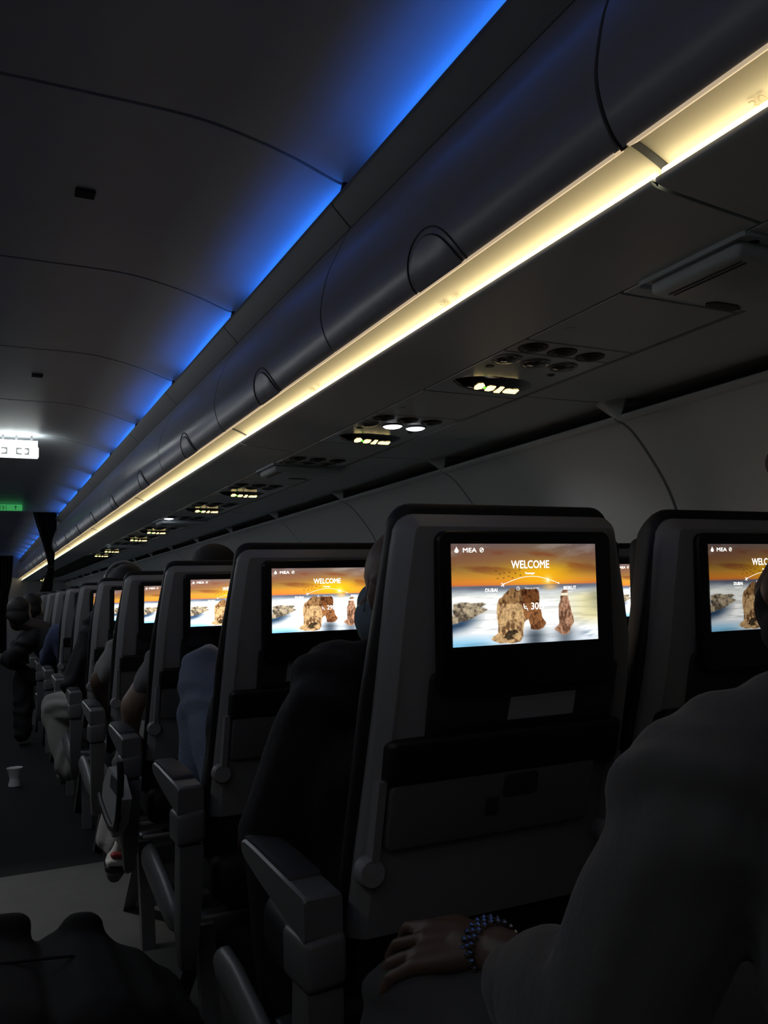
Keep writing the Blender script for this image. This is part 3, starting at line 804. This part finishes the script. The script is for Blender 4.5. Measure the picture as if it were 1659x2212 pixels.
def aisle_parts(root):
    """aisle-side armrest, its shroud, the side cover of the cushion and a leg"""
    xa, xb = -.312, -.256
    bm = B(); rings = []
    # arm: a wedge, thick at the rear
    for y, zt, zb in ((.083, .636, .585), (.088, .641, .580), (.20, .646, .594), (.30, .650, .609), (.365, .651, .622), (.382, .646, .630)):
        rings.append([(xa, y, zb), (xb, y, zb), (xb, y, zt-.004), (xb-.004, y, zt), (xa+.004, y, zt), (xa, y, zt-.004)])
    loops(bm, rings); a = obj('armrest', bm, 'arm', root, sharp=40)
    bm = B(); rings = []
    for y, zt in ((.150, .647), (.155, .652), (.25, .656), (.35, .657), (.374, .655), (.379, .650)):
        rings.append([(xa+.003, y, zt-.012), (xb-.003, y, zt-.012), (xb-.004, y, zt-.002), (xb-.012, y, zt), (xa+.012, y, zt), (xa+.004, y, zt-.002)])
    loops(bm, rings); obj('armrest_pad', bm, 'armpad', a, sharp=60)
    # shroud below it: cap, dark gap, long tapered cover
    bm = B(); box(bm, (xa-.002, .076, .515), (xb+.004, .175, .583), .010, 3)
    for v in bm.verts: v.co.z += .10*(v.co.x-xa) - .04*(v.co.y-.08)
    obj('shroud_cap', bm, 'arm', root)
    bm = B(); rings = []
    for z, y0, y1, g in ((.512, .088, .160, .0), (.50, .086, .165, 0), (.40, .092, .18, .002), (.30, .110, .20, .005), (.24, .13, .21, .012), (.225, .15, .20, .02)):
        rings.append([(xa+.004+g, y0, z), (xb-g, y0, z), (xb-g, y1, z), (xa+.010+g, y1, z), (xa+.002+g, y0+.02, z)])
    loops(bm, rings); obj('shroud', bm, 'tray', root, sharp=45)
    bm = B(); rings = []
    for y, zt, zb in ((.26, .31, .27), (.30, .335, .262), (.42, .362, .27), (.55, .386, .292), (.625, .388, .312), (.655, .376, .328), (.662, .360, .345)):
        zc, h = (zt+zb)/2, (zt-zb)/2; w = .026*min(1, h/.03)
        rings.append([(-.272 + w*math.cos(2*math.pi*k/14)*(1 if math.cos(2*math.pi*k/14) < 0 else .5), y, zc + h*math.sin(2*math.pi*k/14)) for k in range(14)])
    loops(bm, rings); obj('side_cover', bm, 'arm', root, sharp=70)
    bm = B(); rings = []
    for z, y in ((.30, .24), (.16, .36), (.05, .47), (.0, .52)): rings.append([(-.245, y-.022, z), (-.205, y-.022, z), (-.205, y+.022, z), (-.245, y+.022, z)])
    loops(bm, rings); obj('leg', bm, 'arm', root, sharp=50)
    bm = B(); rings = []
    for z, y in ((.30, .22), (.10, .16), (.0, .14)): rings.append([(-.245, y-.02, z), (-.205, y-.02, z), (-.205, y+.02, z), (-.245, y+.02, z)])
    loops(bm, rings); obj('leg', bm, 'arm', root, sharp=50)

CD, CE, CF = .7165, 1.2015, 1.6865
ordn = ['first', 'second', 'third', 'fourth', 'fifth', 'sixth', 'seventh', 'eighth', 'ninth', 'tenth', 'eleventh', 'twelfth', 'thirteenth']
seatA = empty('airliner_seat', (CD, ROW0, 0), None, 'seat', 'airliner seats in rows'); seat_parts(seatA); aisle_parts(seatA)
seatB = empty('airliner_seat', (CE, ROW0, 0), None, 'seat', 'airliner seats in rows'); seat_parts(seatB)
# plain inner armrest of the middle and window seats
bm = B(); box(bm, (-.268, .10, .60), (-.222, .40, .645), .012, 3); obj('armrest', bm, 'armpad', seatB)
SEATS = {(0, 'D'): seatA, (0, 'E'): seatB}
for n in range(0, 12):
    for col, cx in (('D', CD), ('E', CE), ('F', CF)):
        if (n, col) in SEATS: continue
        if col == 'E' and n > 4: continue
        if col == 'F' and n > 2: continue
        SEATS[(n, col)] = dup(seatA if col == 'D' else seatB, (cx, ROW0+PITCH*n, 0))
sB = dup(seatB, (CD, ROW0-PITCH, 0)); sB['label'] = 'black seat under the person in the grey sweatshirt, seen from its side'
for (n, col), s in SEATS.items():
    where = {'D': 'aisle', 'E': 'middle', 'F': 'window'}[col]
    if (n, col) == (0, 'D'): s['label'] = 'grey-shelled aisle seat with the sharpest WELCOME screen, large in the middle'
    elif (n, col) == (0, 'E'): s['label'] = 'grey-shelled middle seat at the right edge, its screen partly hidden by a face'
    else: s['label'] = 'grey-shelled %s seat with a seat-back screen, %s row ahead of the camera' % (where, ordn[n])
    for ch in s.children:
        if ch.data is DISP:
            br = {0: 1.0, 1: 1.55, 2: 2.0, 3: 2.0}.get(n, 1.9)
            if col == 'E': br = .5 if n == 0 else .6
            if (n, col) == (7, 'D'): br = .25
            ch['brightness'] = br
            if n <= 2 or (n == 3 and col == 'D'):
                l = bpy.data.objects.new('lettering', lettering('%d%s' % (30-n, col))); C.objects.link(l); l.parent = ch
# the headrest of the nearest seat is folded out on its window side
bm = B(); box(bm, (.150, .042, .93), (.236, .085, 1.128), .018, 3)
for v in bm.verts: v.co = tilt(v.co); v.co.y -= .25*max(0, v.co.x-.2)
obj('headrest_wing', bm, 'cushion', seatA)
# safety cards standing in the literature pockets
for n, (x0, x1, z1) in {0: (-.020, .100, .893), 1: (-.085, .055, .915), 2: (-.020, .085, .920)}.items():
    bm = B()
    plate(bm, [(x0, .836), (x1, .836), (x1, z1), (x0+.004, z1-.002)], -.0188, -.0176, 0, tilt)
    o = obj('safety_card', bm, 'card', None, smooth=False); o.location = (CD, ROW0+PITCH*n, 0)
    tag(o, 'white card standing in the seat pocket below the %s aisle-seat screen' % ['nearest', 'second', 'third'][n], 'card', 'cards in the seat pockets')

# =================================================================== PEOPLE
def frame(f, u=(0, 0, 1)):
    f = V(f).normalized(); u = V(u); s = f.cross(u).normalized(); u = s.cross(f).normalized(); return f, s, u
def head_prims(bm, c, fr, k=1.0):
    f, s, u = fr; c = V(c)
    P = lambda a, b, h: c + f*a*k + s*b*k + u*h*k
    ell(bm, P(-.012, 0, .028), (.076*k, .094*k, .088*k), fr=fr)
    ell(bm, P(.022, 0, -.045), (.060*k, .070*k, .072*k), fr=fr)
    ell(bm, P(.050, 0, -.088), (.030*k, .030*k, .024*k), fr=fr)          # chin
    ell(bm, P(.060, 0, .036), (.050*k, .022*k, .020*k), fr=fr)          # brow
    cap(bm, P(.082, 0, .020), P(.108, 0, -.022), .009*k, .014*k)        # nose
    for q in (-1, 1):
        ell(bm, P(.096, q*.014, -.026), (.009*k, .011*k, .008*k), fr=fr)
        ell(bm, P(.055, q*.045, -.022), (.022*k, .026*k, .024*k), fr=fr)  # cheek
        ell(bm, P(-.008, q*.080, -.008), (.010*k, .020*k, .030*k), fr=fr) # ear
    ell(bm, P(.084, 0, -.053), (.024*k, .010*k, .006*k), fr=fr)
    ell(bm, P(.082, 0, -.065), (.020*k, .010*k, .007*k), fr=fr)
def eyes(root, c, fr, k=1.0):
    f, s, u = fr; c = V(c)
    for q in (-1, 1):
        bm = B(); ell(bm, c + f*.054*k + s*q*.031*k + u*.010*k, (.012*k, .012*k, .010*k), fr=fr); obj('eye', bm, 'eye', root)
def hair_short(root, c, fr, m='hair', k=1.0, v=.006):
    f, s, u = fr; c = V(c); P = lambda a, b, h: c + f*a*k + s*b*k + u*h*k
    bm = B(); ell(bm, P(-.028, 0, .052), (.084*k, .094*k, .082*k), fr=fr); ell(bm, P(-.052, 0, -.005), (.078*k, .062*k, .075*k), fr=fr)
    ell(bm, P(.03, 0, .098), (.055*k, .05*k, .028*k), fr=fr)
    return fuse('hair', bm, m, root, v, 2)
def hand_prims(bm, wrist, fwd, up, side, k=1.0, curl=(18, 30, 22), spread=6, thumb=1):
    """palm, four fingers and a thumb; fwd along the hand, up = back of the hand, side = towards the thumb"""
    w, f, u, s = V(wrist), V(fwd).normalized(), V(up).normalized(), V(side).normalized()
    P = lambda a, b, h: w + (f*a + s*b + u*h)*k
    chain(bm, [P(0, 0, 0), P(.03, .002, 0)], [.024*k, .022*k])
    for b in (-.028, -.010, .010, .028): chain(bm, [P(.02, b*.6, 0), P(.082, b*1.12, .002)], [.016*k, .0115*k])
    lens = {-.028: (.030, .020, .017), -.010: (.040, .026, .019), .010: (.043, .028, .020), .028: (.038, .024, .019)}
    for b, L in lens.items():
        p = P(.086, b*1.2, .002); a = 0; pts = [p]; rot = R(spread)*(b/.028)
        for ln, cu in zip(L, curl):
            a += R(cu); d = (f*math.cos(rot) + s*math.sin(rot))*math.cos(a) - u*math.sin(a)
            p = p + d*ln*k; pts.append(p)
        chain(bm, pts, [.0094*k, .0086*k, .0079*k, .0070*k])
    d0 = (f*.75 + s*.65 - u*.12).normalized(); d1 = (f*.95 + s*.25 - u*.22).normalized()
    p0 = P(.022, .020, -.003); p1 = p0 + d0*.042*k; p2 = p1 + d1*.032*k; p3 = p2 + d1*.024*k
    chain(bm, [p0, p1, p2, p3], [.016*k, .0125*k, .0105*k, .0085*k])

def person(label, loc, head, face, neck, chest, pelvis, armL, armR, legL, legR, hands=(None, None), skin='skin', v=.010, extra=None, up=(0, 0, 1)):
    """all points are world points; armX = (shoulder, elbow, wrist), legX = (hip, knee, ankle, toe)"""
    root = empty('person', loc, label, 'person'); inv = -V(loc)
    T = lambda p: V(p) + inv
    fr = frame(face, up)
    bm = B(); head_prims(bm, T(head), fr)
    chain(bm, [T(head) - fr[0]*.02 - V((0, 0, .05)), T(neck)], [.052, .058])
    sh = (V(armL[0])+V(armR[0]))/2
    chain(bm, [T(neck), T(sh)], [.058, .075])
    chain(bm, [T(armL[0]), T(sh), T(armR[0])], [.052, .085, .052])
    for q in (-.07, 0, .07):
        ax = (V(armR[0])-V(armL[0])).normalized()
        chain(bm, [T(chest)+ax*q, T(pelvis)+ax*q], [.105, .105])
        cap(bm, T(sh)+ax*q*.8, T(chest)+ax*q, .075, .105)
    for arm, hd in ((armL, hands[0]), (armR, hands[1])):
        chain(bm, [T(p) for p in arm], [.050, .040, .027])
        if hd: hand_prims(bm, T(arm[2]), *hd)
        else: 
            d = (V(arm[2])-V(arm[1])).normalized(); s0 = d.cross(V((0, 0, 1)))
            s0 = s0.normalized() if s0.length > 1e-3 else V((1, 0, 0))
            hand_prims(bm, T(arm[2]), d, s0.cross(d), s0, .95)
    for leg in (legL, legR):
        chain(bm, [T(p) for p in leg[:3]], [.082, .056, .038])
        chain(bm, [T(leg[2]), T(leg[3])], [.038, .030])
    fuse('body', bm, skin, root, v, 3)
    return root, T, fr
def garment(root, name, T, chains, m, v=.010, sm=5, wr=.0, ells=()):
    bm = B()
    for pts, rs in chains: chain(bm, [T(p) for p in pts], rs)
    for c, r in ells: ell(bm, T(c), r)
    o = fuse(name, bm, m, root, v, sm)
    if wr:   # cloth folds
        me = o.data; n = len(me.vertices); co = np.empty(n*3, np.float32); me.vertices.foreach_get('co', co); co = co.reshape(-1, 3)
        no = np.empty(n*3, np.float32); me.vertices.foreach_get('normal', no); no = no.reshape(-1, 3)
        ph = 31*co[:, 2]+17*co[:, 1]-9*co[:, 0]+1.7*np.sin(23*co[:, 0]+11*co[:, 2])
        a = np.sin(ph*1.6)+.6*np.sin(2.3*ph+19*co[:, 0])
        me.vertices.foreach_set('co', (co+no*(a*wr)[:, None]).astype(np.float32).ravel()); me.update()
    return o
def torso_chain(sh_l, sh_r, neck, chest, pelvis, r=.128):
    ax = (V(sh_r)-V(sh_l)).normalized(); mid = (V(sh_l)+V(sh_r))/2
    out = [([sh_l, mid, sh_r], [.068, .10, .068]), ([mid, neck], [.09, .075])]
    for q in (-.07, 0, .07): out += [([V(chest)+ax*q, V(pelvis)+ax*q], [r, r]), ([mid+ax*q*.8, V(chest)+ax*q], [.09, r])]
    return out
def shoe(root, T, ankle, toe, m='shoew', sole='black'):
    a, t = V(ankle), V(toe); d = (t-a)
    bm = B(); chain(bm, [T(a), T(a+d*.3-V((0, 0, .0))), T(t)], [.046, .048, .038]); o = fuse('shoe', bm, m, root, .008, 3)

# ---- 1. the person in the grey sweatshirt beside the camera
hd = (.735, .500, 1.062); fc = (-.10, 1, -.06)
aL = ((.553, .540, .866), (.512, .625, .655), (.545, .880, .632)); aR = ((.89, .53, .87), (.955, .62, .69), (.86, .85, .63))
lL = ((.635, .42, .555), (.500, .965, .530), (.50, .93, .10), (.48, 1.07, .05)); lR = ((.80, .42, .555), (.88, .965, .530), (.87, .95, .10), (.88, 1.09, .05))
nk, ch, pv = (.748, .455, .920), (.73, .42, .775), (.72, .36, .57)
hf = V((-.62, .76, -.16)); hu = V((-.42, -.06, .90)).normalized(); hs = hu.cross(hf.normalized()).normalized(); hs = hs if hs.x > 0 else -hs
root, T, fr = person('person in a grey sweatshirt at the right edge, hand resting on the knee', (.72, .42, .475), hd, fc, nk, ch, pv, aL, aR, lL, lR,
                     hands=((hf, hu, hs, 1.0, (14, 32, 24), 15), None), v=.0045)
eyes(root, T(hd), fr); 
hair_short(root, T(hd), fr, k=1.02)
bm = B()
f, s, u = fr; Pm = lambda a, b, h: T(hd) + f*a + s*b + u*h
for a, b, h, r in ((.088, 0, -.04, (.034, .030, .036)), (.060, 0, -.062, (.062, .045, .036)), (.05, 0, -.086, (.038, .040, .026))): ell(bm, Pm(a, b, h), r, fr=fr)
fuse('face_mask', bm, 'maskblk', root, .006, 2)
garment(root, 'sweatshirt', T, torso_chain(aL[0], aR[0], (.745, .455, .890), ch, pv, .138) + [
    ([aL[0], aL[1]], [.076, .066]),
    ([aL[1], V((.510, .690, .662)), V((.518, .735, .645)), V((.524, .765, .632))], [.066, .058, .053, .047]),
    ([aR[0], aR[1], V(aR[2])+V((.02, -.06, .0))], [.078, .068, .05]),
    ([(.68, .40, .915), (.80, .40, .915)], [.060, .060]), ([(.70, .49, .898), (.635, .520, .906), (.590, .535, .896), (.565, .542, .880)], [.062, .062, .062, .060]),
    ([(.635, .515, .935), (.590, .545, .920), (.562, .570, .902), (.537, .592, .884), (.520, .600, .868)], [.016, .018, .019, .018, .014]), ([(.675, .42, .940), (.70, .35, .95), (.78, .35, .95), (.81, .42, .94)], [.032, .040, .040, .032])], 'hoodie', .007, 7, .0035)
garment(root, 'sleeve_cuff', T, [([(.522, .762, .628), (.528, .790, .628)], [.050, .044])], 'hoodie', .006, 3)
garment(root, 'trousers', T, [([lL[0], lL[1]], [.098, .080]), ([lL[1], lL[2]], [.080, .062]), ([lR[0], lR[1]], [.098, .080]), ([lR[1], lR[2]], [.080, .062]), ([lL[0], lR[0]], [.11, .11])], 'trouser', .009, 5, .003)
for lg in (lL, lR): shoe(root, T, lg[2], lg[3], 'black')
garment(root, 'shirt_collar', T, [([(.742, .470, .925), (.738, .485, .975)], [.070, .066])], 'trouser', .007, 3)
# beaded bracelet on the wrist: its own thing
br = empty('bracelet', (.545, .880, .632), 'sparkling silver beaded bracelet on the wrist of the grey sweatshirt', 'bracelet')
d = (V(aL[2])-V(aL[1])).normalized(); a1 = d.orthogonal().normalized(); a2 = d.cross(a1)
wc = V((0, 0, 0)) - d*.012
for rowk, off in enumerate((-.008, .002, .012)):
    bm = B()
    for k in range(22):
        a = 2*math.pi*(k+.5*rowk)/22; p = wc + d*off + (a1*math.cos(a)+a2*math.sin(a))*.031
        bmesh.ops.create_icosphere(bm, subdivisions=1, radius=.0043, matrix=Matrix.Translation(p))
    obj('bead_string', bm, 'crystal', br, smooth=False)

# ---- 2. masked person in the seat ahead
hd = (.680, 1.312, 1.050); fc = (-.20, 1, -.12)
aL = ((.535, 1.285, .895), (.490, 1.430, .655), (.52, 1.64, .60)); aR = ((.86, 1.27, .90), (.93, 1.38, .66), (.86, 1.58, .56))
lL = ((.63, 1.38, .545), (.58, 1.72, .53), (.58, 1.66, .10), (.57, 1.80, .05)); lR = ((.79, 1.38, .545), (.85, 1.72, .53), (.85, 1.66, .10), (.86, 1.80, .05))
nk, ch, pv = (.685, 1.265, .94), (.69, 1.30, .78), (.71, 1.36, .57)
root, T, fr = person('person in black jacket and pale blue face mask, behind the sharpest WELCOME seat', (.71, 1.27, .475), hd, fc, nk, ch, pv, aL, aR, lL, lR, v=.0065)
eyes(root, T(hd), fr)
f, s, u = fr; bm = B(); ell(bm, T(hd)-f*.05+u*.03, (.082, .075, .085), fr=fr); ell(bm, T(hd)-f*.055-u*.03, (.076, .058, .06), fr=fr); fuse('hair', bm, 'hair', root, .007, 2)
f, s, u = fr; Pm = lambda a, b, h: T(hd) + f*a + s*b + u*h
bm = B()
for a, b, h, r in ((.100, 0, -.010, (.034, .036, .040)), (.098, 0, -.052, (.042, .034, .040)), (.050, 0, -.040, (.073, .068, .058)), (.07, 0, -.095, (.034, .034, .018))): ell(bm, Pm(a, b, h), r, fr=fr)
mk = fuse('face_mask', bm, 'mask', root, .006, 2)
for q in (-1, 1):
    bm = B(); tube(bm, [Pm(.05, q*.066, -.035), Pm(.02, q*.080, -.012), Pm(-.012, q*.092, .018)], .0009, 6); obj('ear_loop', bm, 'mask', mk)
garment(root, 'jacket', T, torso_chain(aL[0], aR[0], nk, ch, pv, .140) + [([aL[0], aL[1]], [.085, .080]), ([aL[1], aL[2]], [.080, .055]), ([aR[0], aR[1], aR[2]], [.08, .07, .05])], 'darkcl', .009, 5, .004)
garment(root, 'trousers', T, [([lL[0], lL[1], lL[2]], [.10, .082, .06]), ([lR[0], lR[1], lR[2]], [.10, .082, .06]), ([lL[0], lR[0]], [.11, .11])], 'darkcl', .011, 4)
for lg in (lL, lR): shoe(root, T, lg[2], lg[3], 'black')

def seated(label, n, lean=0.0, headx=0.0, armL=None, top='white', bottom='darkcl', legL=None, skin='skin', cx=CD, hz=1.06, hair=True, sleeve=1.0, sh=None, topname='shirt', v=.012, wr=.005, dy=0.0, rs=1.0, shoe_m='black'):
    y = ROW0 + PITCH*n + .245 + dy
    hd = (cx+lean+headx, y+.05, hz); nk = (cx+lean*.8, y+.0, hz-.13); ch = (cx+lean*.5, y+.03, .78); pv = (cx, y+.09, .57)
    sl = sh or (cx-.165+lean*.7, y+.01, hz-.165); sr = (cx+.165+lean*.7, y+.01, hz-.165)
    aL = (sl,) + (armL or ((cx-.21, y+.12, .68), (cx-.12, y+.30, .60))); aR = (sr, (cx+.21, y+.12, .68), (cx+.12, y+.30, .60))
    lL = legL or ((cx-.085, y+.10, .545), (cx-.12, y+.42, .53), (cx-.12, y+.40, .10), (cx-.12, y+.53, .05)); lR = ((cx+.085, y+.10, .545), (cx+.12, y+.42, .53), (cx+.12, y+.40, .10), (cx+.12, y+.53, .05))
    root, T, fr = person(label, (cx, y+.09, .475), hd, (-.05, 1, -.1), nk, ch, pv, aL, aR, lL, lR, skin=skin, v=v)
    if hair: hair_short(root, T(hd), fr, v=.009)
    e1 = V(aL[1]).lerp(V(aL[2]), .85)
    ch_ = torso_chain(sl, sr, nk, ch, pv, .138)
    if sleeve >= 1: ch_ += [([aL[0], aL[1], e1], [.078*rs, .070*rs, .046*rs])]
    else: ch_ += [([aL[0], V(aL[0]).lerp(V(aL[1]), sleeve)], [.078*rs, .068*rs])]
    ch_ += [([aR[0], aR[1], aR[2]], [.076, .066, .046])]
    garment(root, topname, T, ch_, top, v, 4, wr)
    garment(root, 'trousers', T, [([lL[0], lL[1], lL[2]], [.10, .084, .066]), ([lR[0], lR[1], lR[2]], [.10, .082, .062]), ([lL[0], lR[0]], [.11, .11])], bottom, v, 4, wr*.8)
    shoe(root, T, lL[2], lL[3], shoe_m); shoe(root, T, lR[2], lR[3], 'black')
    return root, T, fr

# ---- 3. the person whose denim knee is drawn up in front of the third seat
y1 = ROW0+PITCH+.245
seated('person in blue jeans with one knee drawn up against the third aisle seat', 1, .03, 0, ((.70, y1+.16, .70), (.76, y1+.30, .62)), 'darkcl', 'denim', sh=(.632, y1+.0, .88), legL=((.62, y1+.10, .545), (.612, 2.475, .835), (.575, 2.400, .560), (.565, 2.50, .535)), v=.010, wr=.004, shoe_m='shoew', hz=1.04)
# ---- 4. t-shirt and bare forearm, raised sneaker
y2 = ROW0+2*PITCH+.245
root, T, fr = seated('person in a grey t-shirt, bare forearm, hair showing above the third aisle seat', 2, .02, 0, ((.470, 2.905, .712), (.480, 2.985, .610)), 'greytee', 'greytee', rs=.80, sh=(.600, 2.87, .900), sleeve=.62, skin='skinlt', v=.009, hz=1.108,
       legL=((.63, y2+.10, .545), (.555, 3.27, .53), (.462, 3.20, .22), (.462, 3.23, .13)))
for nm, m_, pts, rs in (('sneaker', 'shoew', [(.462, 3.14, .222), (.456, 3.15, .185), (.453, 3.16, .158)], [.016, .026, .034]),
                        ('sneaker_stripe', 'shoered', [(.444, 3.128, .184), (.466, 3.128, .181)], [.0125, .0125]),
                        ('sneaker_sole', 'shoew', [(.431, 3.128, .162), (.474, 3.128, .155)], [.013, .013]), ('outsole', 'black', [(.434, 3.145, .138), (.470, 3.145, .130), (.46, 3.22, .09)], [.019, .019, .026])):
    bm = B(); chain(bm, [T(p) for p in pts], rs); fuse(nm, bm, m_, root, .005, 1)
# ---- 5. white shirt
seated('person in a pale shirt on the fourth aisle seat, sleeve past the seat edge', 3, .03, 0, ((.468, 3.72, .732), (.50, 3.84, .63)), 'white', 'greytee', rs=.82, sh=(.580, 3.67, .90), v=.010, hz=1.04, wr=.006, sleeve=.75)
# ---- 6. dark sleeve and pale trousers, leg in the aisle
root, T, fr = seated('person with a headset, dark top and pale trousers, one leg out in the aisle', 4, -.03, 0, ((.455, 4.47, .66), (.50, 4.70, .62)), 'darkcl', 'beige', v=.010, hz=1.115, rs=1.05, sh=(.560, 4.45, .95),
       legL=((.63, ROW0+4*PITCH+.345, .545), (.400, 4.960, .500), (.455, 4.80, .205), (.44, 4.92, .15)), shoe_m='shoew')
hdp = T((CD-.03, ROW0+PITCH*4+.295, 1.115)); bm = B()
tube(bm, [hdp + fr[1]*(.098*math.cos(a)) + fr[2]*(.045+.102*math.sin(a)) for a in [math.pi*k/20 for k in range(21)]], .008, 8); obj('headset_band', bm, 'specs', root)
for q in (-1, 1):
    bm = B(); ell(bm, hdp + fr[1]*q*.098 + fr[2]*.0, (.018, .038, .045), fr=fr); obj('ear_pad', bm, 'black', root)

# ---- 7. blue shirt farther on, 8-9. dark heads at the aisle
seated('person in a blue shirt on the seventh aisle seat', 6, -.06, 0, ((.46, 6.30, .70), (.50, 6.5, .62)), 'bluecl', 'darkcl', v=.013, hz=1.03)
seated('dark-haired person leaning into the aisle, the lower of two far dark heads', 7, -.22, -.21, ((.24, 6.95, .66), (.33, 7.1, .60)), 'darkcl', 'darkcl', skin='skindk', v=.013, hz=.99, legL=((.63, ROW0+7*PITCH+.345, .545), (.34, 7.15, .53), (.34, 7.1, .10), (.33, 7.22, .05)))
seated('dark-haired person leaning into the aisle, the higher of two far dark heads', 8, -.18, -.12, ((.31, 7.75, .68), (.38, 7.9, .62)), 'darkcl', 'darkcl', skin='skindk', v=.013, hz=1.03)
# =================================================================== LOOSE THINGS
# sling bag hanging from the third aisle armrest
root = empty('sling_bag', (.40, 2.70, .35), 'small pale sling bag with a black strap hanging under the third aisle armrest', 'bag')
def yz(pts): return [(y-2.70, z-.35) for y, z in pts]
out = yz([(2.781, .545), (2.90, .475), (2.935, .41), (2.85, .372), (2.70, .352), (2.56, .42), (2.50, .50), (2.60, .545)])
bm = B(); loops(bm, [[(x, y, z) for y, z in out] for x in (-.022, -.015, .004)]); obj('bag_body', bm, 'bagpale', root, sharp=70)
bm = B(); loops(bm, [[(x, y, z) for y, z in yz([(2.706, .535), (2.55, .54), (2.548, .492), (2.733, .495)])] for x in (-.0245, -.021)]); obj('dark_pocket', bm, 'armpad', root, smooth=False)
bm = B(); tube(bm, [(-.026, y, z) for y, z in yz([(2.95, .43), (2.90, .412), (2.80, .394), (2.69, .384), (2.60, .40), (2.55, .44), (2.52, .50), (2.505, .56), (2.52, .60)])], .0095, 8); obj('strap', bm, 'black', root)
# white paper cup on the aisle floor
M['cupw'] = mat('white paper', (.8, .8, .77), .6)
root = empty('paper_cup', (.224, 5.555, 0), 'small white paper cup standing on the dark aisle floor', 'cup')
bm = B(); lathe(bm, [(.030, .0), (.033, .001), (.034, .010), (.028, .03), (.027, .05), (.034, .075), (.045, .103), (.046, .106), (.043, .104), (.030, .07), (.025, .03), (.0005, .02)], (0, 0, 0), 24); obj('cup_wall', bm, 'cupw', root)
# black duffel bag on the aisle floor at the lower left
root = empty('duffel_bag', (.10, 2.02, 0), 'black duffel bag standing on the aisle floor at the lower left', 'bag')
bm = B()
for p0, p1, r0, r1 in (((-.26, -.2, .17), (-.26, .16, .17), .165, .165), ((-.05, -.2, .162), (-.05, .20, .162), .138, .138), ((.12, -.2, .150), (.12, .20, .150), .132, .132), ((.21, -.15, .12), (.21, .16, .12), .115, .115), ((.29, -.12, .09), (.29, .16, .09), .085, .085)): cap(bm, p0, p1, r0, r1)
for x0, x1, z in ((-.045, .0, .296), (.130, .160, .268)): cap(bm, (x0, .22, z), (x1, .22, z), .040, .036)
fuse('bag_shell', bm, 'bag', root, .012, 4)
bm = B(); tube(bm, [(-.25, .0, .330), (-.05, .02, .298), (.10, .03, .280), (.24, .02, .222)], .004, 6); obj('zipper', bm, 'black', root)

# =================================================================== LIGHT
# unseen left-hand strip facing the right-hand one; cool colour and strength set as fill
for y in seg:
    if y > YB-1.2: continue
    bm = B(); box(bm, (2*AX-.900, y+.01, 1.626), (2*AX-.878, y+2*FRAME-.01, 1.640))
    tag(obj('trim_left_fill', bm, 'tube2' if y > 2 else 'tube3', smooth=False), kind='structure')
# added fill light, unseen behind the camera; no known lamp there
l = bpy.data.lights.new('rear_fill', 'AREA'); l.shape = 'RECTANGLE'; l.size = .6; l.size_y = .3; l.energy = .6; l.color = (1, .97, .93)
o = bpy.data.objects.new('rear_fill', l); C.objects.link(o); o.location = (AX, -1.0, 2.1); o.rotation_euler = (R(-12), 0, 0)

w = bpy.data.worlds.new('World'); bpy.context.scene.world = w; w.use_nodes = True
w.node_tree.nodes['Background'].inputs[0].default_value = (0, 0, 0, 1)

# =================================================================== CAMERA
cam = bpy.data.cameras.new('camera'); co = bpy.data.objects.new('camera', cam); C.objects.link(co)
cam.sensor_fit = 'VERTICAL'; cam.sensor_height = 36; cam.lens = 36*1820/2212; cam.clip_start = .02; cam.clip_end = 60
f = 1820.0; px, py = 829.5, 1106.0
def ray(x, y): return V((x-px, y-py, f)).normalized()
yv = ray(-53, 1317); xv = ray(4600, 1178); xv = (xv - yv*xv.dot(yv)).normalized(); zv = -(yv.cross(xv))
if zv.y > 0: zv = -zv
right = V((xv.x, yv.x, zv.x)); down = V((xv.y, yv.y, zv.y)); fwd = V((xv.z, yv.z, zv.z))
m3 = Matrix((right, -down, -fwd)).transposed()
co.matrix_world = Matrix.Translation((0, 0, EYE)) @ m3.to_4x4()
sc = bpy.context.scene
sc.camera = co
sc.view_settings.view_transform = 'Standard'; sc.view_settings.look = 'None'
sc.view_settings.exposure = 0; sc.view_settings.gamma = 1; sc.view_settings.use_curve_mapping = False
sc.cycles.use_denoising = True
sc.cycles.max_bounces = 6; sc.cycles.diffuse_bounces = 4; sc.cycles.glossy_bounces = 3
sc.cycles.caustics_reflective = False; sc.cycles.caustics_refractive = False
sc.cycles.sample_clamp_indirect = 4
